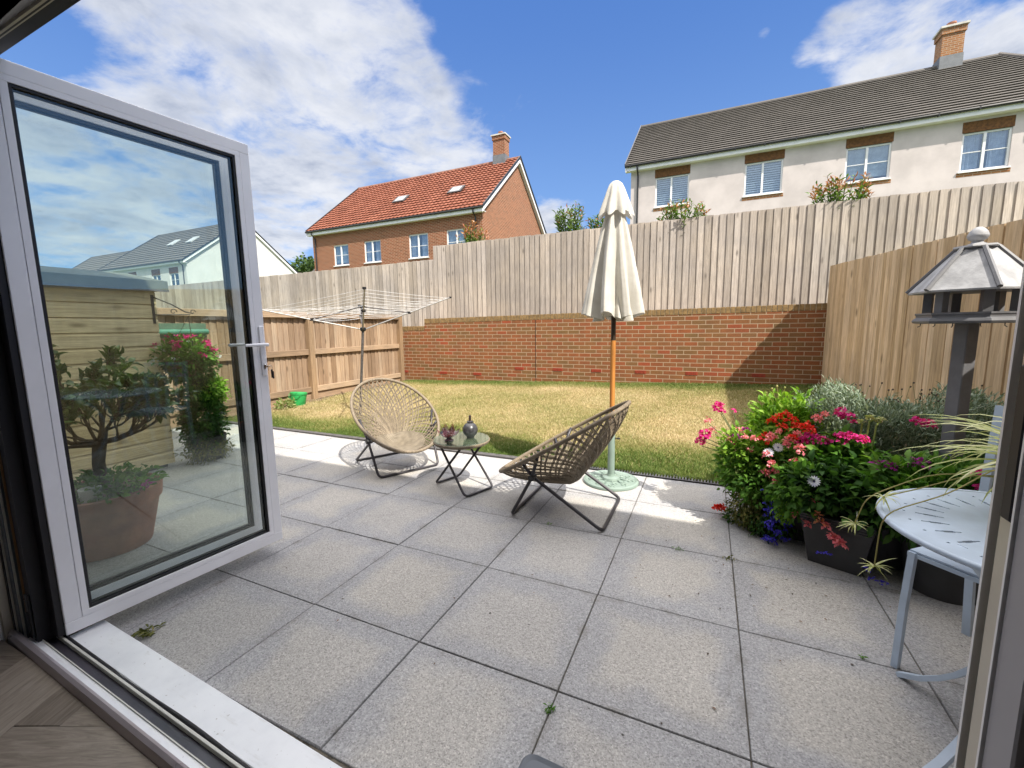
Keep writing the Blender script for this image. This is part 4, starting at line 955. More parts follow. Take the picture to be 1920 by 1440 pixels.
mb.tube([(-2.96, 2.28 + .03*math.cos(t)*(1-t/9), 1.47 + .03*math.sin(t)*(1-t/9)) for t in [i*.5 for i in range(13)]], .004, 6); mb.build('scroll', m_black, br)
BK = np.array([-2.95, 2.33, .99])
hb_ = EMP('hanging_basket', 'hanging basket brimming with pink and white flowers, hung from the shed bracket', 'hanging basket', tuple(BK))
mb = MB()
for a in (0, 2.1, 4.2): mb.tube([(BK[0]+.15*math.cos(a), BK[1]+.15*math.sin(a), BK[2]+.03), (-2.915, 2.38, 1.43)], .0022, 5)
mb.build('chain', m_black, hb_)
mb = MB().lathe([(.03, -.15), (.10, -.12), (.15, -.05), (.165, .03), (.15, .03)], 20, tuple(BK)); mb.build('basket', plain('coir', (.14, .085, .05), .95, 0, .3, 40, .8, 90), hb_)
def bush_pts(n, c, rad, shell=.5, zmin=None):
    v = unit(np.random.normal(0, 1, (n, 3))); rr = (shell + (1-shell)*np.random.rand(n)**.6)
    lump = 1 + .22*np.sin(v[:, 0]*7 + c[0]*9)*np.sin(v[:, 1]*6 + c[1]*7)*np.sin(v[:, 2]*5+1) + .10*np.random.normal(0, 1, n)
    P = v*rr[:, None]*lump[:, None]*np.array(rad) + np.array(c)
    if zmin is not None: P[:, 2] = np.maximum(P[:, 2], zmin)
    return P, v
def bush(name, mat, parent, c, rad, n, ln, wd, up=.35, shell=.4, zmin=.01, curl=.3, jitter=.55):
    P, v = bush_pts(n, c, rad, shell, zmin); D_ = v + np.random.normal(0, jitter, v.shape) + np.array([0, 0, up])
    lv = Leaves(); s = np.random.uniform(.65, 1.2, n); lv.add(P, D_, ln*s, wd*s, curl=curl); return lv.build(name, mat, parent)
def heads(parent, pts, mat, r=.028, n=26, pl=.017, pw=.016, name='flower_head', flat=1.0):
    first = None
    for p in pts:
        if first is None:
            v = unit(np.random.normal(0, 1, (n, 3))); v[:, 2] = np.abs(v[:, 2])*flat
            lv = Leaves(); lv.add(v*r*np.random.uniform(.5, 1, n)[:, None], unit(v)+np.random.normal(0, .6, v.shape), pl, pw, curl=.4); first = lv.build(name, mat, None, local=True); o = first
        else:
            o = first.copy(); col.objects.link(o)
        o.parent = parent; o.location = wm(parent).inverted() @ Vector(p); o.rotation_euler = (random.uniform(-.4, .4), random.uniform(-.4, .4), random.uniform(0, 6.28)); s = random.uniform(.75, 1.2); o.scale = (s, s, s)
def daisy_mesh(mat, R=.03):
    lv = Leaves(); n = 15; a = np.arange(n)*2*PI/n; Dv = np.stack([np.cos(a), np.sin(a), 0*a+.12], 1)
    lv.add(Dv*R*.15, Dv, R, R*.38, up=np.array([0, 0, 1.]), curl=.08, fold=.08); return lv
def daisies(parent, pts, mat, R=.032, face=(-.1, -.8, .55)):
    for p, fc in pts:
        o = daisy_mesh(mat, R).build('flower_head', mat, None, local=True); o.parent = parent; o.location = wm(parent).inverted() @ Vector(p)
        o.rotation_euler = Vector(fc).to_track_quat('Z', 'Y').to_euler()
        e = MB().lathe([(.0, .004), (R*.17, .003), (R*.2, 0)][::-1], 10).build('flower_eye', m_eye, o, local=True)
def rp(c, rad, n, zlo=None):
    out = []
    while len(out) < n:
        v = unit(np.random.normal(0, 1, 3)); 
        if v[2] < -.2: continue
        out.append(tuple(np.array(c) + v*np.array(rad)*random.uniform(.95, 1.12)))
    return out
bush('foliage', lf_mid, hb_, BK+np.array([0, 0, .06]), (.24, .24, .17), 1500, .045, .028, zmin=.6)
bush('trailing_foliage', lf_dark, hb_, BK+np.array([.02, .02, -.06]), (.22, .22, .15), 800, .045, .026, up=-.5, zmin=.6)
heads(hb_, rp(BK+np.array([0, 0, .08]), (.22, .22, .16), 30), pt_mag, .034, 26)
heads(hb_, rp(BK+np.array([0, 0, .03]), (.25, .25, .16), 16), pt_white, .018, 12)
cl = EMP('leafy_shrub', 'dense dark green leafy plant growing up against the end of the shed under the basket', 'shrub', (-2.95, 2.42, 0))
mb = MB().lathe([(.13, 0), (.16, .2), (.165, .24), (.15, .24)], 20, (-2.95, 2.45, 0)); mb.build('pot', m_pot, cl)
bush('foliage', lf_dark, cl, (-2.93, 2.42, .42), (.18, .20, .36), 3200, .055, .022, up=.3, shell=.3)
bush('lower_foliage', lf_tan, cl, (-2.88, 2.40, .12), (.20, .22, .13), 1400, .035, .012, up=-.1, shell=.3)
bush('fresh_foliage', lf_bright, cl, (-2.90, 2.50, .70), (.14, .14, .14), 700, .055, .022, up=.4)
rl = EMP('rolled_screen', 'green rolled-up plastic screen fixed near the top of the low fence', 'roll', (-4.88, 3.3, 1.29))
mb = MB().tube([(-4.86, 3.02, 1.28), (-4.86, 3.66, 1.28)], .04, 14); mb.build('roll', plain('green_sheet', (.06, .19, .13), .3, 0, .1), rl, smooth=True, angle=40)
MB().box((-4.935, 3.0, 1.20), (-4.915, 3.68, 1.40)).build('backing', plain('green_board', (.10, .17, .12), .5), rl)
bx = EMP('lantern', 'small dark grey lantern standing on the edge of the paving by the low fence', 'lantern', (-4.2, 3.18, 0))
mb = MB().lathe([(.07, 0), (.075, .02), (.06, .03), (.06, .14), (.08, .16), (.04, .20), (.0, .21)], 12, (-4.2, 3.18, 0)); mb.build('body', m_pot, bx); mb = MB().tube([(-4.2 + .05*math.cos(a), 3.18, .2+.05*math.sin(a)) for a in [i*PI/10 for i in range(11)]], .004, 6); mb.build('handle', m_pot, bx)

# ---- potted shrub just outside the door
PC = (-1.62, 1.10)
tp = EMP('potted_shrub', 'gnarled evergreen shrub with glossy leaves in a large terracotta pot', 'potted plant', (PC[0], PC[1], 0))
mb = MB().lathe([(.20, 0), (.205, .01), (.262, .27), (.275, .275), (.285, .36), (.27, .365), (.262, .33), (.0, .325)], 40, (PC[0], PC[1], 0)); pt_ = mb.build('pot', m_terra, tp, smooth=True, angle=30)
MB().lathe([(.262, .332), (.13, .345), (0, .35)][::-1], 24, (PC[0], PC[1], 0), caps=False).build('compost', m_soil, pt_)
mb = MB(); T0 = Vector((PC[0]+.03, PC[1], .33)); T1 = Vector((PC[0]+.01, PC[1], .52)); T2 = Vector((PC[0]+.03, PC[1]+.01, .64))
mb.tube([T0, T1, T2], [.034, .030, .034], 10)
tips = []
def limb(p, dirv, ln, rad, depth):
    pts = [p]; q = Vector(p); dv = Vector(dirv).normalized()
    for i in range(4):
        dv = (dv + Vector((random.uniform(-.3, .3), random.uniform(-.3, .3), random.uniform(-.1, .32)))).normalized(); q = q + dv*ln/4; pts.append(q.copy())
    mb.tube(pts, [rad*(1-.16*i) for i in range(5)], 6)
    if depth > 0:
        for i in (2, 3, 4, 4): limb(pts[i], dv + Vector((random.uniform(-.8, .8), random.uniform(-.8, .8), random.uniform(-.15, .7))), ln*.62, rad*.5, depth-1)
    else: tips.extend((pts[k], dv.copy()) for k in (2, 3, 4))
for dv in [(.8, .45, .08), (.95, .2, .15), (.5, -.6, .12), (-.7, .5, .15), (-.9, -.3, .1), (-.1, .9, .2), (.2, -.9, .25), (.7, .7, .3), (-.35, .1, .9)]: limb(T2, dv, .27, .016, 2)
mb.build('trunk', m_bark, tp, smooth=True)
lv = Leaves()
for p, dv in tips:
    for k in range(3):
        v = np.array(dv) + np.random.normal(0, .7, 3) + np.array([0, 0, .15]); lv.add([np.array(p)], [v], random.uniform(.05, .085), random.uniform(.026, .042), curl=.3)
for (px, py, pz) in [(-1.655, .98, 1.20), (-1.645, .99, 1.14), (-1.64, 1.0, 1.05), (-1.63, 1.02, .98), (-1.61, 1.04, .90), (-1.66, 1.0, 1.0), (-1.62, 1.0, 1.08)]:
    lv.add(np.array([[px, py, pz]]*5), np.random.normal(0, 1, (5, 3))+np.array([0, 0, .2]), .075, .036, curl=.25)
lv.build('foliage', lf_shrub, tp)
mb = MB(); mb.tube([(PC[0]+.03, PC[1], .64), (-1.61, 1.05, .85), (-1.64, 1.0, 1.0), (-1.655, .98, 1.20)], [.010, .007, .005, .003], 6); mb.build('shoot', m_bark, tp)
bush('underplanting', lf_mid, tp, (PC[0]+.08, PC[1]+.03, .38), (.20, .20, .09), 500, .045, .03, zmin=.34)
heads(tp, [(PC[0]+.31, PC[1]+.09, .385)], pt_purp, .022, 14, .022, .02)
MB().lathe([(.045, 0), (.05, .075), (.046, .075), (.0, .06)], 16, (PC[0]+.14, PC[1]-.10, .345)).build('plastic_cup', m_white, tp)

# ================================================================== BUCKET, ROTARY DRYER
bk = EMP('bucket', 'bright green plastic bucket standing on the soil beside the low fence', 'bucket', (-4.72, 4.92, 0))
mb = MB(); mb.x = Matrix.Translation((-4.72, 4.92, .0)) @ Matrix.Rotation(math.radians(-7), 4, 'X'); mb.lathe([(.105, 0), (.11, .01), (.13, .19), (.138, .195), (.138, .225), (.128, .235), (.122, .19), (.10, .02), (0, .015)], 24); mb.build('body', m_green, bk, smooth=True, angle=35)
mb = MB(); mb.tube([(-4.72 + .133*math.cos(a), 4.92 - .05 - .05*math.sin(a), .21 - .09*math.sin(a)) for a in [i*PI/12 for i in range(13)]], .004, 6); mb.build('handle', m_green, bk)
vg_ = EMP('small_plant', 'small pale variegated plant growing beside the green bucket', 'plant', (-4.70, 4.62, 0)); bush('foliage', leafmat('leaf_variegated', (.12, .2, .04), (.4, .42, .2)), vg_, (-4.66, 4.62, .06), (.13, .16, .08), 240, .07, .025)

A0 = Vector((-2.97, 4.55, .06)); hub = Vector((-2.82, 4.56, 1.285)); top = Vector((-2.83, 4.57, 1.60))
dy = EMP('rotary_dryer', 'rotary clothes airer open on the lawn with white washing lines on four arms', 'rotary dryer', tuple(A0))
mb = MB(); mb.tube([A0 - Vector((0, 0, .1)), hub], .018, 10); mb.tube([hub, top], .014, 10); mb.build('pole', plain('pole_grey', (.12, .11, .105), .5, .3, .2, 40), dy, smooth=True, angle=40)
mb = MB().lathe([(.0, -.03), (.03, -.03), (.042, -.01), (.042, .02), (.02, .03)], 12, tuple(hub)); mb.build('hub', m_black, dy)
mb = MB().lathe([(.02, -.02), (.05, -.008), (.05, .006), (.02, .02), (0, .02)], 12, tuple(top)); mb.build('hub_cap', m_black, dy)
arms = []; rd = 1.27
for k, (dx, dyy) in enumerate([(.70, .714), (-.70, -.714), (.714, -.70), (-.714, .70)]):
    tip = Vector((hub.x+dx*rd, hub.y+dyy*rd, (1.74, 1.56, 1.74, 1.68)[k])); arms.append((hub+Vector((dx*.03, dyy*.03, 0)), tip))
    mb = MB(); mb.tube([arms[-1][0], tip], .009, 8); am = mb.build('arm', plain('arm_alloy', (.30, .29, .28), .45, .5, .1), dy) if k == 0 else mb.build('arm', bpy.data.materials['arm_alloy'], dy)
    MB().box(tuple(tip-Vector((.015, .015, .012))), tuple(tip+Vector((.015, .015, .014)))).build('end_cap', m_black, am)
    mid = arms[-1][0].lerp(tip, .5); MB().box(tuple(mid-Vector((.018, .018, .016))), tuple(mid+Vector((.018, .018, .02)))).build('clip', m_black, am)
    mb = MB(); mb.tube([top, mid], .006, 6); mb.build('strut', m_tube, dy)
m_line = plain('washing_line', (.72, .72, .72), .5)
order = [0, 3, 1, 2]
for q in range(9):
    t = .42 + q*.07; mb = MB(); pts = []
    for a, b in zip(order, order[1:]+order[:1]):
        p0 = arms[a][0].lerp(arms[a][1], t); p1 = arms[b][0].lerp(arms[b][1], t)
        for s in range(6):
            u = s/6; p = p0.lerp(p1, u); p.z -= .012*math.sin(PI*u)*(1+.5*math.sin(q*2+a)); pts.append(p)
    mb.tube(pts, .0024, 5, closed=True); mb.build('line', m_line, dy)

# ================================================================== WOVEN CHAIRS AND SIDE TABLE
def make_chair(loc, rz, label):
    c = EMP('lounge_chair', label, 'chair', loc, rz, 'woven lounge chairs by the small round table')
    Fp = Vector((.50, 0, .235)); Bp = Vector((-.40, 0, .78)); C0 = (Fp+Bp)/2; ev = (Bp-Fp).normalized(); a = (Bp-Fp).length/2; en = Vector((ev.z, 0, -ev.x)); en = en if en.z < 0 else -en
    b = .375
    cv = -.16
    def rr_(u, v):
        dx, dy_ = u, v-cv; q = math.hypot(dx, dy_)
        if q < 1e-6: return 0.0
        dx /= q; dy_ /= q; bq = dy_*cv; hit = -bq + math.sqrt(max(0, bq*bq - (cv*cv-1))); return min(1.0, q/hit)
    def depth(u, v): 
        k = 1-rr_(u, v); return .345*(k**.78)*(1.0 - .06*k)
    def S3(u, v, off=0.0): return C0 + ev*(v*a) + Vector((0, u*b, 0)) + en*(depth(u, v)+off)
    # rim: thick wrapped oval
    mb = MB(); n = 72; pts = [C0 + ev*(a*math.sin(2*PI*i/n)) + Vector((0, b*math.cos(2*PI*i/n), 0)) for i in range(n)]; mb.tube(pts, .0140, 10, closed=True); mb.build('rim', m_rim, c, local=True, smooth=True)
    mb = MB()
    NS = 50
    for sgn in (1, -1):
        for k in range(NS):
            ph0 = 2*PI*(k+.25*sgn)/NS; pts = []; nn_ = []
            for i in range(17):
                t = i/16*.92; ph = ph0 + sgn*1.15*t + .02*math.sin(k*3.1+i*.6); rx, ry = math.cos(ph), math.sin(ph); q = 1-t
                u = q*rx; v = cv + q*(ry-cv); pts.append(S3(u, v, .002*sgn))
            for dd in (-.0040, .0040):
                out = []
                for i, p in enumerate(pts):
                    tn = (pts[min(i+1, 16)]-pts[max(i-1, 0)]).normalized(); ctr = C0 + en*.12 - p; side = tn.cross(ctr).normalized(); out.append(p + side*dd)
                mb.tube(out, .0037, 5, caps=False, rnd=random.random())
    mb.build('woven_shell', m_rattan, c, local=True, smooth=True)
    # dense woven seat
    V = []; nu_, nv_ = 26, 26
    for i in range(nu_+1):
        for j in range(nv_+1):
            r_ = j/nv_; th = 2*PI*i/nu_; u = .56*r_*math.cos(th); v = -.40 + .42*r_*math.sin(th); 
            if u*u+v*v > .95: k_ = math.sqrt(.95/(u*u+v*v)); u *= k_; v *= k_
            V.append(tuple(S3(u, v, -.009)))
    F_ = [(i*(nv_+1)+j, (i+1)*(nv_+1)+j, (i+1)*(nv_+1)+j+1, i*(nv_+1)+j+1) for i in range(nu_) for j in range(nv_)]
    npmesh('seat', V, F_, m_seat, c, local=True, smooth=True)
    # two crossing bent tube frames
    def bend(p, k=.045):
        out = [p[0]]
        for i in range(1, len(p)-1):
            A_, B_, C_ = p[i-1], p[i], p[i+1]; d1 = (A_-B_).normalized()*k; d2 = (C_-B_).normalized()*k
            for t in (0, .25, .5, .75, 1): q = B_+d1*(1-t)**2 + d2*t*t; out.append(q)
        out.append(p[-1]); return out
    V3 = Vector
    y0, y1, y2 = .285, .305, .352
    pf = [V3((.09, y2, .497)), V3((.155, y1, .31)), V3((.32, y0, .012)), V3((.32, -y0, .012)), V3((.155, -y1, .31)), V3((.09, -y2, .497))]
    pr_ = [V3((.215, y2-.018, .405)), V3((.16, y1-.022, .30)), V3((-.305, y0, .012)), V3((-.305, -y0, .012)), V3((.16, -y1+.022, .30)), V3((.215, -y2+.018, .405))]
    mb = MB(); mb.tube(bend(pf), .0112, 10); mb.build('front_frame', m_tube, c, local=True, smooth=True)
    mb = MB(); mb.tube(bend(pr_), .0112, 10); mb.build('rear_frame', m_tube, c, local=True, smooth=True)
    for s in (1, -1):
        MB().tube([(.157, s*(y1-.035), .304), (.157, s*(y1+.02), .304)], .021, 12).build('pivot_bolt', m_black, c, local=True)
    mb = MB(); mb.tube([(-.20, -.20, .19), (-.21, 0, .175), (-.20, .20, .19)], .009, 8)
    return c
make_chair((-1.043, 3.035, 0), math.radians(-28), 'woven rattan bowl chair in the sun, facing the camera, left of the small table')
make_chair((.778, 2.703, 0), math.radians(180), 'woven rattan bowl chair seen side on in front of the closed parasol')

TC = (-.135, 2.765); TH = .40
st = EMP('side_table', 'small round rattan side table with a glass top on crossed tube legs', 'table', (TC[0], TC[1], 0), math.radians(-20))
mb = MB().lathe([(.0, -.028), (.20, -.028), (.218, -.022), (.228, -.008), (.228, .0), (.215, .004), (0, .004)], 48, (0, 0, TH-.006)); mb.build('tabletop', m_rim, st, local=True, smooth=True, angle=40)
mb = MB().lathe([(0, 0), (.221, 0), (.223, .002), (.221, .005), (0, .005)], 48, (0, 0, TH+.0)); mb.build('glass_top', m_tableglass, st, local=True)
for sgn in (1, -1):
    pts = []; pp = [Vector((-sgn*.13, .13, TH-.03)), Vector((sgn*.205, .145, .012)), Vector((sgn*.205, -.145, .012)), Vector((-sgn*.13, -.13, TH-.03))]
    pp = [Vector((p.x, p.y*(1 if sgn > 0 else .86), p.z)) for p in pp]
    out = [pp[0]]
    for i in (1, 2):
        d1 = (pp[i-1]-pp[i]).normalized()*.04; d2 = (pp[i+1]-pp[i]).normalized()*.04
        for t in (0, .25, .5, .75, 1): out.append(pp[i]+d1*(1-t)**2+d2*t*t)
    out.append(pp[3]); MB().tube(out, .0095, 10).build('leg_frame', m_tube, st, local=True, smooth=True)
lt = EMP('lotus_candle_holder', 'purple glass lotus flower candle holder on the small round table', 'candle holder', (-.185, 2.66, TH+.006))
mb = MB().lathe([(.035, 0), (.037, .006), (.02, .016), (.018, .022), (.03, .03), (0, .03)], 16, (-.185, 2.66, TH+.006)); mb.build('base', m_tube, lt)
for ringi, (cnt, R0, R1, zz, w) in enumerate([(7, .02, .098, .055, .075), (6, .015, .062, .088, .06)]):
    for k in range(cnt):
        a = 2*PI*k/cnt + ringi*.5; mb = MB(); vs = []; nn = 7
        for i in range(nn+1):
            t = i/nn; rr = R0+(R1-R0)*t; z = .026 + zz*t**1.7; wd_ = w*.5*math.sin(PI*min(.98, .12+t*.88))**.8
            for s in (-1, -.5, 0, .5, 1): 
                an = a + math.atan2(s*wd_, rr); q = rr/math.cos(min(1.2, abs(an-a)))*.98; vs.append((-.185+q*math.cos(an), 2.66+q*math.sin(an), TH+.006+z+.012*abs(s)**2))
        mb.add(vs, [(i*5+j, i*5+j+1, (i+1)*5+j+1, (i+1)*5+j) for i in range(nn) for j in range(4)]); o = mb.build('petal', m_lotus, lt, smooth=True)
mb = MB().lathe([(0, -.022), (.016, -.016), (.022, 0), (.016, .016), (0, .022)], 16, (-.185, 2.66, TH+.06)); mb.build('glass_ball', m_lotus, lt, smooth=True)
vz = EMP('oil_lamp', 'round charcoal oil lamp with a short neck standing on the small table', 'lamp', (-.085, 2.82, TH+.006))
R = .062; mb = MB().lathe([(.03, 0)] + [(R*math.cos(t), R*.98+R*.98*math.sin(t)) for t in [(-1.0+i*.2) for i in range(12)]] + [(.020, .121), (.026, .124), (.026, .130), (.014, .132)], 28, (-.085, 2.82, TH+.006)); mb.build('body', m_ball, vz, smooth=True, angle=50)
MB().lathe([(.012, 0), (.010, .012), (.011, .046), (.007, .048), (.006, .02)], 12, (-.085, 2.82, TH+.137)).build('neck', plain('neck_bronze', (.10, .07, .06), .4, .6), vz)

# ================================================================== PARASOL
PX, PY = .945, 3.335
pa = EMP('parasol', 'closed cream garden parasol on a wooden pole in a sage green base', 'parasol', (PX, PY, 0))
mb = MB(); nth, nz_ = 160, 30; vs = []
zb_, zt_ = 1.385, 2.20
for j in range(nz_+1):
    t = j/nz_; 
    for i in range(nth):
        th = 2*PI*i/nth; fold = math.cos(8*th+.5+.7*math.sin(t*2.2)+.35*math.sin(th*2)); sharp = (abs(fold)**.6)*(1 if fold > 0 else -1)
        Rr = (.198*(1-t)**.85 + .050) * (1 + .022*math.cos(24*th+3*t+2*math.sin(3*th)) + .012*math.sin(37*th+9*t)); amp = .44*(1-t)**.5+.06; lop = 1+.10*math.cos(th-2.6)+.05*math.sin(3*th+1)
        rr = Rr*lop*(1-amp*.5+amp*.5*sharp); z = zb_+(zt_-zb_)*t
        if j < 5: z -= (1-j/5)*(.085*(1-(rr/(Rr*1.1))) + .012*math.sin(5*th)) - .0
        vs.append((PX-.012*t*0+rr*math.cos(th), PY+rr*math.sin(th), z))
fs = [(j*nth+i, j*nth+(i+1) % nth, (j+1)*nth+(i+1) % nth, (j+1)*nth+i) for j in range(nz_) for i in range(nth)]
mb.add(vs, fs); mb.build('canopy', m_canvas, pa, smooth=True)
# inner folds hanging inside the hem
mb = MB(); vs = []
for j in range(5):
    t = j/4
    for i in range(96):
        th = 2*PI*i/96; rr = (.13 - .05*t)*(1+.30*math.cos(8*th+2.4)); vs.append((PX+rr*math.cos(th), PY+rr*math.sin(th), 1.335+.22*t+.02*math.sin(3*th)*(1-t)))
mb.add(vs, [(j*96+i, j*96+(i+1) % 96, (j+1)*96+(i+1) % 96, (j+1)*96+i) for j in range(4) for i in range(96)]); mb.build('inner_folds', m_canvas, pa, smooth=True)
mb = MB(); vs = []; prof = [(.118, 2.115), (.112, 2.15), (.098, 2.20), (.078, 2.26), (.062, 2.31), (.046, 2.345), (.026, 2.362), (.006, 2.368)]
for j, (R0, z0) in enumerate(prof):
    for i in range(96):
        th = 2*PI*i/96; k = (1-j/7); rr = R0*(1+.20*k*math.cos(8*th+.9)+.06*k*math.cos(3*th)); vs.append((PX+rr*math.cos(th), PY+rr*math.sin(th), z0 - .022*k*k*math.cos(8*th+.9)))
mb.add(vs, [(j*96+i, j*96+(i+1) % 96, (j+1)*96+(i+1) % 96, (j+1)*96+i) for j in range(7) for i in range(96)]); mb.build('top_flap', m_canvas, pa, smooth=True)
MB().tube([(PX, PY, 1.16), (PX, PY, 2.30)], .0185, 12).build('inner_pole', plain('pole_bronze', (.07, .05, .035), .4, .2), pa)
MB().tube([(PX, PY, .30), (PX, PY, 1.165)], .0205, 14).build('wooden_pole', m_polewood, pa, smooth=True, angle=40)
bs = MB().lathe([(.0285, .04), (.0285, .47), (.026, .475), (.0208, .475)], 18, (PX, PY, 0)).build('base_tube', m_palegreen, pa, smooth=True, angle=40)
mb = MB().tube([(PX+.03, PY-.005, .375), (PX+.055, PY-.01, .375)], .005, 8); mb.lathe([(0, 0), (.013, .001), (.013, .010), (0, .012)], 10, (PX+.058, PY-.012, .37)); mb.build('knob', m_black, bs)
mb = MB().lathe([(.222, .0), (.226, .010), (.222, .022), (.205, .028), (.195, .022), (.188, .022)], 56, (PX, PY, 0)); mb.lathe([(.075, .03), (.068, .045), (.036, .055), (.03, .07), (.028, .07)], 32, (PX, PY, 0)); mb.lathe([(.19, .004), (.10, .012), (.07, .028)], 48, (PX, PY, 0), caps=False)
base = mb.build('base', m_palegreen, pa, smooth=True, angle=35)
mb = MB()
for k in range(9):
    a = 2*PI*k/9
    for s, rr0, ph in ((1, .155, 0), (-1, .118, .35)):
        cx, cy = PX+rr0*math.cos(a+ph), PY+rr0*math.sin(a+ph); mb.tube([(cx+.026*(1-i/16)*math.cos(i*.52*s+a), cy+.026*(1-i/16)*math.sin(i*.52*s+a), .024) for i in range(13)], .0055, 6)
    mb.tube([(PX+.07*math.cos(a+.2), PY+.07*math.sin(a+.2), .03), (PX+.13*math.cos(a+.05), PY+.13*math.sin(a+.05), .022), (PX+.19*math.cos(a+.2), PY+.19*math.sin(a+.2), .022)], .0055, 6)
mb.build('scrollwork', m_palegreen, base, smooth=True)

# ================================================================== PLANTERS AND FLOWERS ON THE RIGHT
p1 = EMP('square_planter', 'dark square tapered planter with ribbed rim, front of the flower group', 'planter', (2.32, 2.615, 0), math.radians(-21.8))
mb = MB()
def frus(mb, h0, h1, w0, w1): 
    mb.add([(-w0, -w0, h0), (w0, -w0, h0), (w0, w0, h0), (-w0, w0, h0), (-w1, -w1, h1), (w1, -w1, h1), (w1, w1, h1), (-w1, w1, h1)], [(0, 3, 2, 1), (4, 5, 6, 7), (0, 1, 5, 4), (1, 2, 6, 5), (2, 3, 7, 6), (3, 0, 4, 7)])
frus(mb, 0, .225, .112, .148); 
for k in range(4): frus(mb, .2255+k*.014, .236+k*.014, .150+k*.0025, .1515+k*.0025)
mb.build('pot', m_pot, p1, local=True)
def groundpot(name, label, x, y, r0, r1, h, mat=m_pot):
    e = EMP(name, label, 'plant pot', (x, y, 0)); MB().lathe([(r0, 0), (r1, h*.86), (r1*1.06, h*.87), (r1*1.07, h), (r1*.95, h), (r1*.93, h*.9), (0, h*.9)], 28, (x, y, 0)).build('pot', mat, e, smooth=True, angle=30); return e
p2 = groundpot('round_planter', 'dark round pot in shadow under the blue-grey table', 2.70, 2.50, .13, .17, .30)
p3 = groundpot('round_planter', 'dark pot almost hidden by trailing blue lobelia at the left of the flowers', 2.08, 2.98, .12, .16, .27)
p5 = groundpot('round_planter', 'tall dark pot standing in shadow between the square planter and the pot under the table', 2.53, 2.74, .13, .165, .34)
p6 = groundpot('round_planter', 'dark pot just behind the left side of the square planter', 2.19, 2.90, .12, .155, .30)
p4 = EMP('trough_planter', 'long dark trough planter behind the flowers against the fence', 'planter', (2.72, 3.33, 0)); mb = MB().box((2.22, 3.14, 0), (3.2, 3.50, .36), bev=.012); mb.build('trough', m_pot, p4)

lav = EMP('lavender_bush', 'wide grey-green feathery bush with dry seed heads in front of the fence', 'bush', (2.68, 3.32, .36))
V_ = Leaves(); n = 11000
bx_ = np.random.uniform(2.26, 3.2, n); by_ = np.random.uniform(3.08, 3.46, n); hh = np.random.rand(n)**.7
cx_ = 2.68; P = np.stack([bx_ + (bx_-cx_)*.10*hh, by_+(by_-3.3)*.3*hh, .34 + hh*(.45 + .05*np.sin(bx_*11)+.04*np.sin(bx_*23+2)) + np.random.normal(0, .012, n)], 1)
D_ = np.stack([(bx_-cx_)*.8, (by_-3.3)*1.2, np.ones(n)*.9], 1)+np.random.normal(0, .45, (n, 3)); V_.add(P, D_, np.random.uniform(.025, .055, n), .009, curl=.15, fold=.1)
V_.add(P+np.random.normal(0, .012, (n, 3)), D_+np.random.normal(0, .5, (n, 3)), np.random.uniform(.02, .04, n), .006, curl=.1, fold=.1); V_.build('foliage', lf_grey, lav)
mb = MB(); hd_ = MB()
for k in range(46):
    x = random.uniform(2.34, 3.1); y = random.uniform(3.16, 3.44); z0 = .62; z1 = random.uniform(.78, .90); dx = random.uniform(-.05, .06); mb.tube([(x, y, z0), (x+dx*.5, y, (z0+z1)/2), (x+dx, y+random.uniform(-.02, .02), z1)], .0012, 4)
    hd_.lathe([(0, -.006), (.006, 0), (.004, .006), (0, .008)], 6, (x+dx, y, z1))
mb.build('stems', m_stem, lav); hd_.build('seed_heads', m_bark, lav)
silv = EMP('silver_plant', 'small bright silvery plant catching the sun behind the pink flowers', 'plant', (2.32, 3.2, .3)); bush('foliage', leafmat('leaf_silverbright', (.20, .26, .17), (.42, .46, .38)), silv, (2.34, 3.12, .60), (.11, .10, .15), 1100, .03, .009, up=.9, zmin=.3)

gb_ = EMP('green_bush', 'bright green leafy plant with buds, tallest at the left back of the flower group', 'plant', (2.10, 3.22, 0)); MB().lathe([(.10, 0), (.13, .24), (.14, .26), (.12, .26)], 20, (2.10, 3.22, 0)).build('pot', m_pot, gb_)
bush('foliage', lf_bright, gb_, (2.11, 3.16, .62), (.20, .17, .19), 1500, .062, .021, up=.9, shell=.3, curl=.35); bush('inner_foliage', lf_mid, gb_, (2.12, 3.16, .46), (.20, .17, .22), 900, .06, .024, up=.4, shell=.2)
mb = MB(); 
for (x, y, z) in [(2.02, 3.1, .86), (2.05, 3.12, .875), (2.09, 3.1, .87), (1.99, 3.1, .83)]: mb.tube([(2.08, 3.14, .7), (x, y, z)], .0018, 5); mb.lathe([(0, -.007), (.007, 0), (.004, .009), (0, .01)], 8, (x, y, z))
mb.build('buds', leafmat('bud', (.3, .35, .1), (.5, .45, .2)), gb_)

pg = EMP('pink_geranium', 'magenta geranium leaning out over the lawn at the left edge of the flowers', 'plant', (1.95, 3.05, 0))
mb = MB()
gh = [(1.713, 3.1, .725), (1.718, 3.09, .70), (1.626, 3.1, .49), (1.64, 3.1, .515), (1.612, 3.1, .455), (1.65, 3.09, .62), (1.69, 3.1, .55), (1.80, 3.1, .70)]
for (x, y, z) in gh: mb.tube([(1.97, 3.04, .35), (1.85+(x-1.7)*.3, 3.06, .42+(z-.5)*.3), (x+.01, y, z-.02)], .0026, 5)
mb.build('stems', m_stem, pg); heads(pg, gh[:5], pt_mag, .034, 44, .020, .019); heads(pg, gh[5:7] + [(1.84, 2.93, .60), (1.80, 2.92, .53), (1.90, 2.86, .50), (1.86, 2.86, .58)], pt_pink, .024, 26); heads(pg, [(1.78, 2.95, .55), (1.87, 2.90, .615), (1.82, 2.9, .565)], pt_purp, .020, 20); heads(pg, gh[7:], pt_mag, .016, 12)
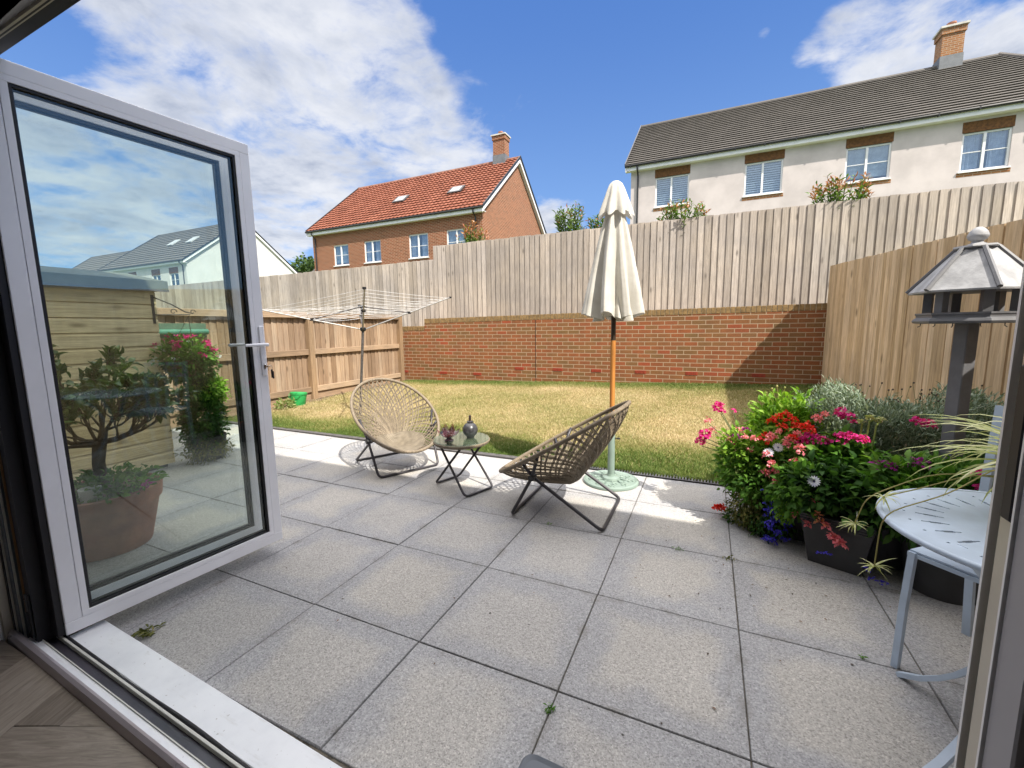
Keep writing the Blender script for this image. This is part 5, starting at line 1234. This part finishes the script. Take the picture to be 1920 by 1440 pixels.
bush('foliage', lf_bright, pg, (1.86, 2.98, .48), (.13, .14, .14), 620, .042, .022, up=.5, zmin=.2); bush('lower_foliage', lf_mid, pg, (1.86, 2.98, .34), (.14, .14, .16), 620, .045, .026, up=.2, zmin=.05)

FW = (-.02, -.085, .035)
def fw(L_, k=1.0): return [tuple(np.array(p)+np.array(FW)*k) for p in L_]
sv = EMP('red_salvia', 'bright red and coral flowers massed in the sunny middle of the group', 'plant', (2.10, 2.95, .25))
heads(sv, fw([(2.03, 3.02, .635), (2.06, 3.0, .66), (2.10, 3.0, .69), (2.13, 2.98, .66), (2.155, 2.96, .63), (2.08, 2.96, .62), (2.18, 2.85, .65), (2.20, 2.84, .63), (2.00, 2.95, .54), (2.12, 2.85, .585)]), pt_red, .030, 34, .021, .013)
heads(sv, fw([(2.06, 2.9, .60), (2.02, 2.9, .565), (2.11, 2.88, .56), (2.14, 2.86, .60), (2.09, 2.86, .535), (2.00, 2.86, .46), (2.02, 2.84, .41), (2.04, 2.84, .37), (1.99, 2.86, .35), (2.15, 2.8, .53), (1.93, 2.9, .55), (2.12, 2.78, .46), (2.16, 2.76, .45), (2.26, 2.95, .68), (2.28, 2.94, .71), (2.24, 2.93, .69), (2.05, 2.80, .33)]), pt_pink, .024, 26, .019, .014)
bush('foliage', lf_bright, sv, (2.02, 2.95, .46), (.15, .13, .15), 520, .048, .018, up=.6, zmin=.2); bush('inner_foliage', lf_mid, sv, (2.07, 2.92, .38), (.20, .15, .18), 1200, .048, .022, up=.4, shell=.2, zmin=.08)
pt2 = EMP('magenta_petunia', 'deep magenta petunias between the red flowers and the grey bush', 'plant', (2.3, 2.85, .25))
heads(pt2, fw([(2.20, 2.82, .60), (2.225, 2.8, .61), (2.25, 2.79, .595), (2.33, 2.74, .64), (2.36, 2.74, .65), (2.39, 2.73, .635), (2.32, 2.77, .62), (2.42, 2.75, .63), (2.37, 2.85, .72), (2.345, 2.88, .745), (2.73, 2.98, .70), (2.76, 2.98, .69), (2.71, 2.98, .71), (2.16, 2.83, .57)], .7), pt_mag, .028, 30, .022, .018)
heads(pt2, [(2.42, 2.50, .57), (2.46, 2.5, .575), (2.55, 2.52, .58), (2.57, 2.5, .60)], pt_purp, .026, 26, .024, .014)
mb = MB()
m_lime = leafmat('stem_lime', (.3, .4, .1), (.4, .5, .2))
for x, z in ((2.43, .76), (2.46, .74), (2.40, .74)): MB().tube([(x-.01, 2.73, .55), (x, 2.72, z)], .004, 6).build('stem', m_lime, pt2); heads(pt2, [(2.43, 2.72, .765), (2.475, 2.72, .76), (2.395, 2.72, .745)], leafmat('bud_lime', (.30, .38, .10), (.55, .5, .3)), .018, 12, .018, .010)
bush('foliage', lf_mid, pt2, (2.33, 2.78, .50), (.16, .14, .14), 800, .06, .038, up=.5, zmin=.2)

fg = EMP('white_daisies', 'white daisy flowers and dark leaves spilling over the square planter', 'plant', (2.3, 2.62, .28))
bush('foliage', lf_dark, fg, (2.28, 2.62, .40), (.22, .17, .13), 1500, .062, .034, up=.35, shell=.3, zmin=.22); bush('trailing_foliage', lf_mid, fg, (2.12, 2.62, .36), (.13, .12, .16), 500, .05, .026, up=-.1, zmin=.10)
daisies(fg, [((2.155, 2.46, .475), (-.35, -.8, .45)), ((1.985, 2.78, .52), (-.3, -.7, .6)), ((2.035, 2.80, .55), (.1, -.8, .6)), ((2.305, 2.33, .365), (.95, -.3, .1))], pt_white, .027)
heads(fg, [(2.17, 2.50, .355), (2.19, 2.49, .345), (2.15, 2.51, .19+.03), (2.245, 2.44, .20), (2.26, 2.43, .19), (2.28, 2.42, .165), (2.22, 2.46, .24), (2.115, 2.55, .245)], pt_pink, .020, 18, .020, .017)
heads(fg, [(2.19, 2.48, .285), (2.20, 2.47, .25)], pt_coral, .018, 14, .018, .014)
rg = EMP('green_plant', 'low lush green leafy plant filling the corner beyond the blue-grey table', 'plant', (2.66, 2.5, .28))
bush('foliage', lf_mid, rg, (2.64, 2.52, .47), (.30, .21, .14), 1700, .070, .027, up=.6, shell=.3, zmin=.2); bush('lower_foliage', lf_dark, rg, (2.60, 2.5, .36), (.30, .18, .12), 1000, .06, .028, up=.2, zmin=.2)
bush('right_foliage', lf_dark, rg, (2.92, 2.6, .42), (.20, .25, .22), 1000, .06, .028, up=.3, zmin=.05)
heads(rg, [(2.72, 2.36, .62), (2.74, 2.38, .55), (2.78, 2.4, .50)], pt_mag, .020, 20)
cs = EMP('trailing_plant', 'olive trailing plant with deep blue lobelia tumbling onto the paving', 'plant', (1.97, 2.86, 0))
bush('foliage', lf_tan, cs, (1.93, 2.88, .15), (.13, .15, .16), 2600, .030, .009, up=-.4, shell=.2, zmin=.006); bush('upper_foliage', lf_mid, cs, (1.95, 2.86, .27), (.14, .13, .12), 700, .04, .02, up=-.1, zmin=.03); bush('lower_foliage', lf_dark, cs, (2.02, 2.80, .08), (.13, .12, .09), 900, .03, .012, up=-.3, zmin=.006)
heads(cs, [(2.03 + random.uniform(-.055, .075), 2.66 + random.uniform(-.07, .06), random.uniform(.01, .22)) for k in range(40)], pt_blue, .014, 12, .011, .010)
heads(cs, [(1.99 + random.uniform(-.03, .05), 2.68 + random.uniform(-.04, .04), random.uniform(.20, .32)) for k in range(10)], pt_blue, .010, 8, .010, .009)
heads(cs, [(2.19, 2.40, .12), (2.22, 2.38, .13), (2.40, 2.37, .05), (2.43, 2.38, .03), (2.45, 2.38, .035), (2.38, 2.37, .09)], pt_blue, .013, 10, .012, .011)
heads(cs, [(1.745, 2.98, .045), (1.757, 2.975, .055), (1.735, 2.985, .04)], pt_red, .022, 26, .020, .018); bush('sprig', lf_dark, cs, (1.83, 2.93, .03), (.06, .05, .03), 120, .03, .014, zmin=.005)
lime = bush('lime_sprig', lf_bright, cs, (2.06, 2.62, .24), (.04, .04, .07), 160, .024, .014, up=-.2)

# ================================================================== BIRD TABLE
BX, BY = 2.72, 2.605
bt = EMP('bird_table', 'grey painted hexagonal bird table with a pale roof and ball finial on a square post', 'bird table', (BX, BY, 0), math.radians(29))
MB().box((-.030, -.030, 0), (.030, .030, 1.268), bev=.003).build('post', m_poleg, bt, local=True)
def hexring(mb, prof, rot=0.0):
    vs = []
    for rr, z in prof: vs += [(rr*math.cos(PI/3*k+rot), rr*math.sin(PI/3*k+rot), z) for k in range(6)]
    m = len(prof); fs = [(j*6+k, j*6+(k+1) % 6, (j+1)*6+(k+1) % 6, (j+1)*6+k) for j in range(m-1) for k in range(6)] + [tuple(range(6))[::-1], tuple((m-1)*6+k for k in range(6))]
    return mb.add(vs, fs)
mb = MB(); hexring(mb, [(.165, 1.268), (.190, 1.270), (.196, 1.280), (.190, 1.290), (.181, 1.296), (.181, 1.306), (.186, 1.310), (.186, 1.318), (.176, 1.318), (.174, 1.300)]); mb.build('tray', m_poleg, bt, local=True)
for k in range(6): a = PI/3*k; mb = MB(); mb.x = Matrix.Rotation(a, 4, 'Z'); mb.box((.125, -.017, 1.300), (.157, .017, 1.43)); mb.build('support', m_poleg, bt, local=True)
mb = MB(); hexring(mb, [(.208, 1.412), (.220, 1.410), (.222, 1.418), (.068, 1.602), (.03, 1.602)]); rf_ = mb.build('roof', m_lead, bt, local=True)
mb = MB()
for k in range(6):
    a = PI/3*k; mb.tube([(.224*math.cos(a), .224*math.sin(a), 1.420), (.068*math.cos(a), .068*math.sin(a), 1.604)], .010, 6)
mb.build('ridge', m_poleg, rf_, local=True); rf_.children[0].parent = rf_
mb = MB(); hexring(mb, [(.078, 1.603), (.082, 1.608), (.078, 1.616), (.06, 1.618)], PI/6); mb.lathe([(.045, 1.617), (.022, 1.628), (.018, 1.636), (.031, 1.645), (.036, 1.656), (.0365, 1.659), (.036, 1.662), (.030, 1.678), (.020, 1.690), (.010, 1.697), (0, 1.699)], 20); mb.build('finial', m_lead, bt, local=True, smooth=True, angle=35)
mb = MB()
for k in range(6): a = PI/3*k+.4; mb.tube([(.16*math.cos(a), .16*math.sin(a), 1.27), (.16*math.cos(a), .16*math.sin(a), 1.258), (.17*math.cos(a), .17*math.sin(a), 1.252)], .002, 5)
mb.build('hooks', m_black, bt, local=True)

# ================================================================== BISTRO TABLE AND CHAIR
tb = EMP('bistro_table', 'round blue-grey metal bistro table with a ring of leaf-shaped slots', 'table', (2.49, 1.485, 0))
nS = 26; R_ = .352; vs = []; fs = []; angs = []
for k in range(nS):
    a0 = 2*PI*k/nS; da = 2*PI/nS
    angs += [(a0-.022, 's'), (a0-.011, 's'), (a0+.011, 's'), (a0+.022, 'g'), (a0+da*.5, 'g')]
rads = [.0, .12, .205, .222, .250, .268, .290, .297, .31, .335, .348]
nA = len(angs)
def rowz(rr): return .70 + .004*(rr/.35)**2*0 
for ri, rr in enumerate(rads):
    for ai, (an, _) in enumerate(angs): vs.append((rr*math.cos(an), rr*math.sin(an), .70 - (.0 if rr < .34 else .001)))
def P_(ri, ai): return ri*nA + ai % nA
for ri in range(len(rads)-1):
    for ai in range(nA):
        j = ai % 5
        hole = (ri in (2, 4) and j == 1) or (ri == 3 and j in (0, 1, 2)) or (ri == 6 and j == 1)
        if hole: continue
        fs.append((P_(ri, ai), P_(ri, ai+1), P_(ri+1, ai+1), P_(ri+1, ai)))
mb = MB().add(vs, fs); tt = mb.build('tabletop', m_bistro, tb, local=True); md = tt.modifiers.new('thickness', 'SOLIDIFY'); md.thickness = .0035; md.offset = -1
mb = MB(); n = 90; mb.tube([(.351*math.cos(2*PI*i/n), .351*math.sin(2*PI*i/n), .695) for i in range(n)], .0085, 10, closed=True); mb.build('rim', m_bistro, tb, local=True, smooth=True)
def flatbar(mb, pts, w, t, side):
    vs = []
    for i, p in enumerate(pts):
        p = Vector(p); a = Vector(pts[max(0, i-1)]); b_ = Vector(pts[min(len(pts)-1, i+1)]); tn = (b_-a).normalized(); s = Vector(side).normalized(); nn = tn.cross(s).normalized()
        for q, rr in ((1, 1), (1, -1), (-1, -1), (-1, 1)): vs.append(tuple(p + s*w*.5*q + nn*t*.5*rr))
    m = len(pts); fs = [(i*4+k, i*4+(k+1) % 4, (i+1)*4+(k+1) % 4, (i+1)*4+k) for i in range(m-1) for k in range(4)] + [(0, 1, 2, 3), ((m-1)*4+3, (m-1)*4+2, (m-1)*4+1, (m-1)*4)]
    mb.add(vs, fs)
for k, a in enumerate((math.radians(122), math.radians(212), math.radians(302), math.radians(32))):
    pts = []
    for i in range(15):
        t = i/14; z = .69*t; rr = .33 - .245*math.sin(PI*min(1, t*1.02))**.8 if t < .5 else .085 + (.20)*((t-.5)/.5)**2.0
        pts.append((rr*math.cos(a), rr*math.sin(a), .006+z))
    mb = MB(); flatbar(mb, pts, .022, .016, (-math.sin(a), math.cos(a), 0)); mb.build('leg', m_bistro, tb, local=True, smooth=True, angle=50)
mb = MB(); 
for z in (.34, .37): mb.tube([(.088*math.cos(2*PI*i/24), .088*math.sin(2*PI*i/24), z) for i in range(24)], .006, 8, closed=True)
mb.build('collar', plain('brass_collar', (.42, .38, .22), .4, .5), tb, local=True, smooth=True)

gc_ = EMP('bistro_chair', 'blue-grey metal chair tucked under the bistro table, seat pierced with squares', 'chair', (2.62, 1.83, 0), math.radians(225))
for sx in (1,):
    for sy in (-1, 1):
        mb = MB(); flatbar(mb, [(.225, sy*.20, 0), (.215, sy*.20, .25), (.205, sy*.195, .455)], .021, .021, (0, 1, 0)); mb.build('leg', m_bistro, gc_, local=True)
        mb = MB(); flatbar(mb, [(-.245, sy*.20, 0), (-.215, sy*.20, .25), (-.205, sy*.195, .46), (-.225, sy*.195, .70), (-.255, sy*.195, .955)], .026, .022, (0, 1, 0)); mb.build('leg', m_bistro, gc_, local=True)
nx_ = 11; vs = []; fs = []; cs_ = [-.205, -.16, -.125, -.09, -.055, -.018, .018, .055, .09, .125, .16, .205]; nn = len(cs_)
for i, x in enumerate(cs_):
    for j, y in enumerate(cs_): vs.append((x, y*(1.0), .455 + .006*(abs(x)/.205)**2))
for i in range(nn-1):
    for j in range(nn-1):
        if i in (2, 4, 6, 8) and j in (2, 4, 6, 8): continue
        fs.append((i*nn+j, (i+1)*nn+j, (i+1)*nn+j+1, i*nn+j+1))
st_ = MB().add(vs, fs).build('seat', m_bistro, gc_, local=True); md = st_.modifiers.new('thickness', 'SOLIDIFY'); md.thickness = .006; md.offset = -1
mb = MB().box((-.21, -.21, .438), (.21, -.198, .452)).box((-.21, .198, .438), (.21, .21, .452)).box((.198, -.198, .438), (.21, .198, .452)).box((-.21, -.198, .438), (-.198, .198, .452)); mb.build('seat_rail', m_bistro, gc_, local=True)
mb = MB(); flatbar(mb, [(-.258, -.19, .93), (-.262, 0, .935), (-.258, .19, .93)], .010, .026, (1, 0, 0)); flatbar(mb, [(-.235, -.19, .80), (-.24, 0, .80), (-.235, .19, .80)], .010, .022, (1, 0, 0)); 
for yy in (-.135, -.045, .045, .135): mb.tube([(-.25, yy + .05*math.cos(2*PI*i/20), .868+.05*math.sin(2*PI*i/20)) for i in range(20)], .004, 6, closed=True)
for yy in (-.1, 0, .1): flatbar(mb, [(-.215, yy, .46), (-.237, yy, .80)], .018, .006, (0, 1, 0))
mb.build('backrest', m_bistro, gc_, local=True)

# ---- spider plant on the table
SP = np.array([2.60, 1.60, .70])
spd = EMP('spider_plant', 'striped spider plant in a pot on the bistro table with runners hanging over the edge', 'potted plant', tuple(SP))
MB().lathe([(.06, .005), (.078, .11), (.085, .112), (.086, .13), (.076, .13), (.074, .12), (0, .118)], 24, tuple(SP)).build('pot', m_terra, spd, smooth=True, angle=30)
def blade(V, F, p0, az, el, ln, w, droop, nseg=9):
    p = np.array(p0, float); base = len(V); e = el
    for i in range(nseg+1):
        t = i/nseg; dv = np.array([math.cos(az)*math.cos(e), math.sin(az)*math.cos(e), math.sin(e)]); side = np.array([-math.sin(az), math.cos(az), 0]); ww = w*(1-t)**.6*(.6+.4*min(1, t*5)); upv = np.cross(dv, side)
        V += [p-side*ww+upv*ww*-.4, p.copy(), p+side*ww+upv*ww*-.4]
        if i: a = base+3*(i-1); F += [(a, a+1, a+4, a+3), (a+1, a+2, a+5, a+4)]
        p = p + dv*ln/nseg; e -= droop/nseg*(.4+1.2*t)
V = []; F = []
for k in range(60): blade(V, F, SP+np.array([random.uniform(-.03, .03), random.uniform(-.03, .03), .12]), random.uniform(0, 2*PI), random.uniform(.35, 1.3), random.uniform(.26, .42), .0105, random.uniform(1.3, 2.3))
for az in (2.6, 2.9, 3.2, 2.3, 3.4, 3.0, 2.75, 3.1, 2.45, 2.65, 2.85, 3.05, 3.3, 3.5, 2.5, 2.95, 2.7, 3.15, 2.2, 2.1): blade(V, F, SP+np.array([-.02, 0, .13]), az, random.uniform(.3, .9), random.uniform(.30, .42), .0105, random.uniform(1.1, 2.0))
npmesh('leaves', V, F, lf_spider, spd, rnd=np.repeat(np.random.rand(len(F)//18+1), 18)[:len(F)])
runs = [[(2.55, 1.58, .83), (2.38, 1.62, .82), (2.25, 1.60, .76), (2.15, 1.545, .74)], [(2.55, 1.57, .84), (2.40, 1.55, .87), (2.26, 1.45, .80), (2.12, 1.45, .72), (2.118, 1.46, .55)], [(2.55, 1.6, .82), (2.32, 1.68, .80), (2.13, 1.62, .71), (2.10, 1.60, .62)]]
mb = MB()
for rn in runs:
    V = []; F = []
    pts = [Vector(p) for p in rn]; out = []
    for i in range(len(pts)-1):
        for s in range(6): out.append(pts[i].lerp(pts[i+1], s/6))
    out.append(pts[-1])
    for _ in range(3): out = [out[0]] + [(out[i-1]+out[i]*2+out[i+1])/4 for i in range(1, len(out)-1)] + [out[-1]]
    mb.tube(out, .0019, 5); q = out[-1]
    for k in range(15): blade(V, F, tuple(q), random.uniform(0, 2*PI), random.uniform(-1.0, .7), random.uniform(.035, .07), .0035, random.uniform(.5, 1.6), 5)
    npmesh('plantlet', V, F, lf_spider, spd, rnd=np.random.rand(len(F)))
mb.build('runners', leafmat('runner', (.35, .32, .12), (.5, .42, .2)), spd)

# ================================================================== PHOTINIA BEHIND THE FENCE
def photinia(x, y, ztop_, rad, n, label, red):
    e = EMP('photinia_shrub', label, 'shrub', (x, y, 1.2), 0, None); mb = MB(); lv = Leaves(); rl_ = Leaves(); rc = 0
    for k in range(n):
        az = random.uniform(0, 2*PI); rr = rad*random.uniform(.1, 1)**.7; hx, hy = x+rr*math.cos(az), y+rr*math.sin(az)*.8; hz = ztop_ - (rr/rad)**1.3*.30 - random.uniform(0, .16)
        b0 = Vector((x+rr*.2*math.cos(az), y+rr*.2*math.sin(az), 2.6)); tip = Vector((hx, hy, hz)); pts = [b0, b0.lerp(tip, .5)+Vector((0, 0, .05)), tip]; mb.tube(pts, [.006, .005, .003], 5)
        for i in range(30):
            t = .25+.75*i/30; p = np.array(b0.lerp(tip, t)); an = i*2.4+k; dv = np.array([math.cos(an), math.sin(an), .55+t*.6]); isr = (t > .82 and random.random() < red)
            lv.add([p], [dv + np.random.normal(0, .2, 3)], random.uniform(.07, .115), random.uniform(.024, .034), curl=.3, rnd=(.97 if isr else random.uniform(.05, .6)))
    mb.build('stems', m_bark, e); lv.build('foliage', lf_ph, e)
photinia(-3.34, 8.66, 3.72, .40, 30, 'small reddish-leaved shrub above the fence, in front of the brick gable', .8)
photinia(-1.05, 8.66, 3.86, .40, 34, 'tall leafy green shrub above the fence, left of the parasol', .15)
photinia(-0.47, 8.70, 3.58, .38, 30, 'rounder green shrub above the fence, touching the parasol on its left', .1)
photinia(1.11, 8.62, 3.65, .50, 34, 'broad leafy shrub above the fence under the first shuttered window', .35)
photinia(3.46, 8.62, 3.73, .50, 34, 'leafy shrub with red tips above the fence below the third window', .7)

# ================================================================== SMALL THINGS ON THE PAVING
ct = EMP('plastic_lid', 'dark grey plastic box lid with rounded corners at the bottom edge of the view', 'box', (1.375, .775, 0), -.03)
vs = []; 
def rrect(cx, cy, hx, hy, r_, z, n=6):
    out = []
    for (sx, sy, a0) in ((1, 1, 0), (-1, 1, PI/2), (-1, -1, PI), (1, -1, 1.5*PI)):
        for i in range(n+1): a = a0+PI/2*i/n; out.append((cx+sx*(hx-r_)+r_*math.cos(a), cy+sy*(hy-r_)+r_*math.sin(a), z))
    return out
rings = [rrect(0, 0, .15, .085, .03, .0), rrect(0, 0, .155, .09, .032, .085), rrect(0, 0, .160, .095, .034, .09), rrect(0, 0, .160, .095, .034, .104), rrect(0, 0, .155, .090, .03, .108), rrect(0, 0, .145, .080, .026, .104)]
N_ = len(rings[0]); mb = MB().add(sum(rings, []), [(j*N_+i, j*N_+(i+1) % N_, (j+1)*N_+(i+1) % N_, (j+1)*N_+i) for j in range(5) for i in range(N_)] + [tuple(range(5*N_, 6*N_))]); mb.build('lid', plain('lid_grey', (.10, .115, .14), .5, 0, .05), ct, local=True)
wd_ = [(-.50, .765, .05, 40, 'ragged green weed growing in the paving by the white door sill'), (1.20, 1.12, .018, 22, 'tiny weed in the slab joint near the bottom centre'), (1.52, 2.4, .022, 14, 'flat weed in the joint in the middle right of the paving'), (1.79, 2.39, .03, 18, 'flat sprawling weed at a slab corner before the planter'), (2.22, 1.815, .014, 14, 'tiny weed in the joint left of the table leg'), (.74, 2.40, .018, 14, 'small weed in the joint beneath the side-on woven chair')]
for (x, y, s, n, lab) in wd_:
    e = EMP('weed', lab, 'weed', (x, y, 0)); lv = Leaves(); a = np.random.uniform(0, 2*PI, n); q = np.random.normal(0, s*.55, (n, 3)); q[:, 2] = np.abs(q[:, 2])*.4+.001; q[:, 1] *= .6
    lv.add(q + np.array([x, y, 0]), np.stack([np.cos(a), np.sin(a), np.random.uniform(.1, .7, n)], 1), s*.6+.006, s*.16+.002, curl=.3); lv.build('leaves', lf_tan if s > .025 else lf_mid, e)
lv = Leaves(); n = 70; x = np.random.uniform(-.9, 2.4, n); y = np.random.uniform(.9, 3.4, n); x[:38] = np.random.uniform(1.3, 2.5, 38); y[:38] = np.random.uniform(1.9, 2.9, 38)
a = np.random.uniform(0, 2*PI, n); lv.add(np.stack([x, y, 0*x+.003], 1), np.stack([np.cos(a), np.sin(a), 0*a+.1], 1), np.random.uniform(.006, .018, n), .007, up=np.array([0, 0, 1.]), curl=.1, fold=.2)
tag(lv.build('fallen_petals', leafmat('debris', (.06, .04, .03), (.22, .13, .09))), 'scattered dry petals and leaf bits lying on the paving', 'debris', kind='stuff')
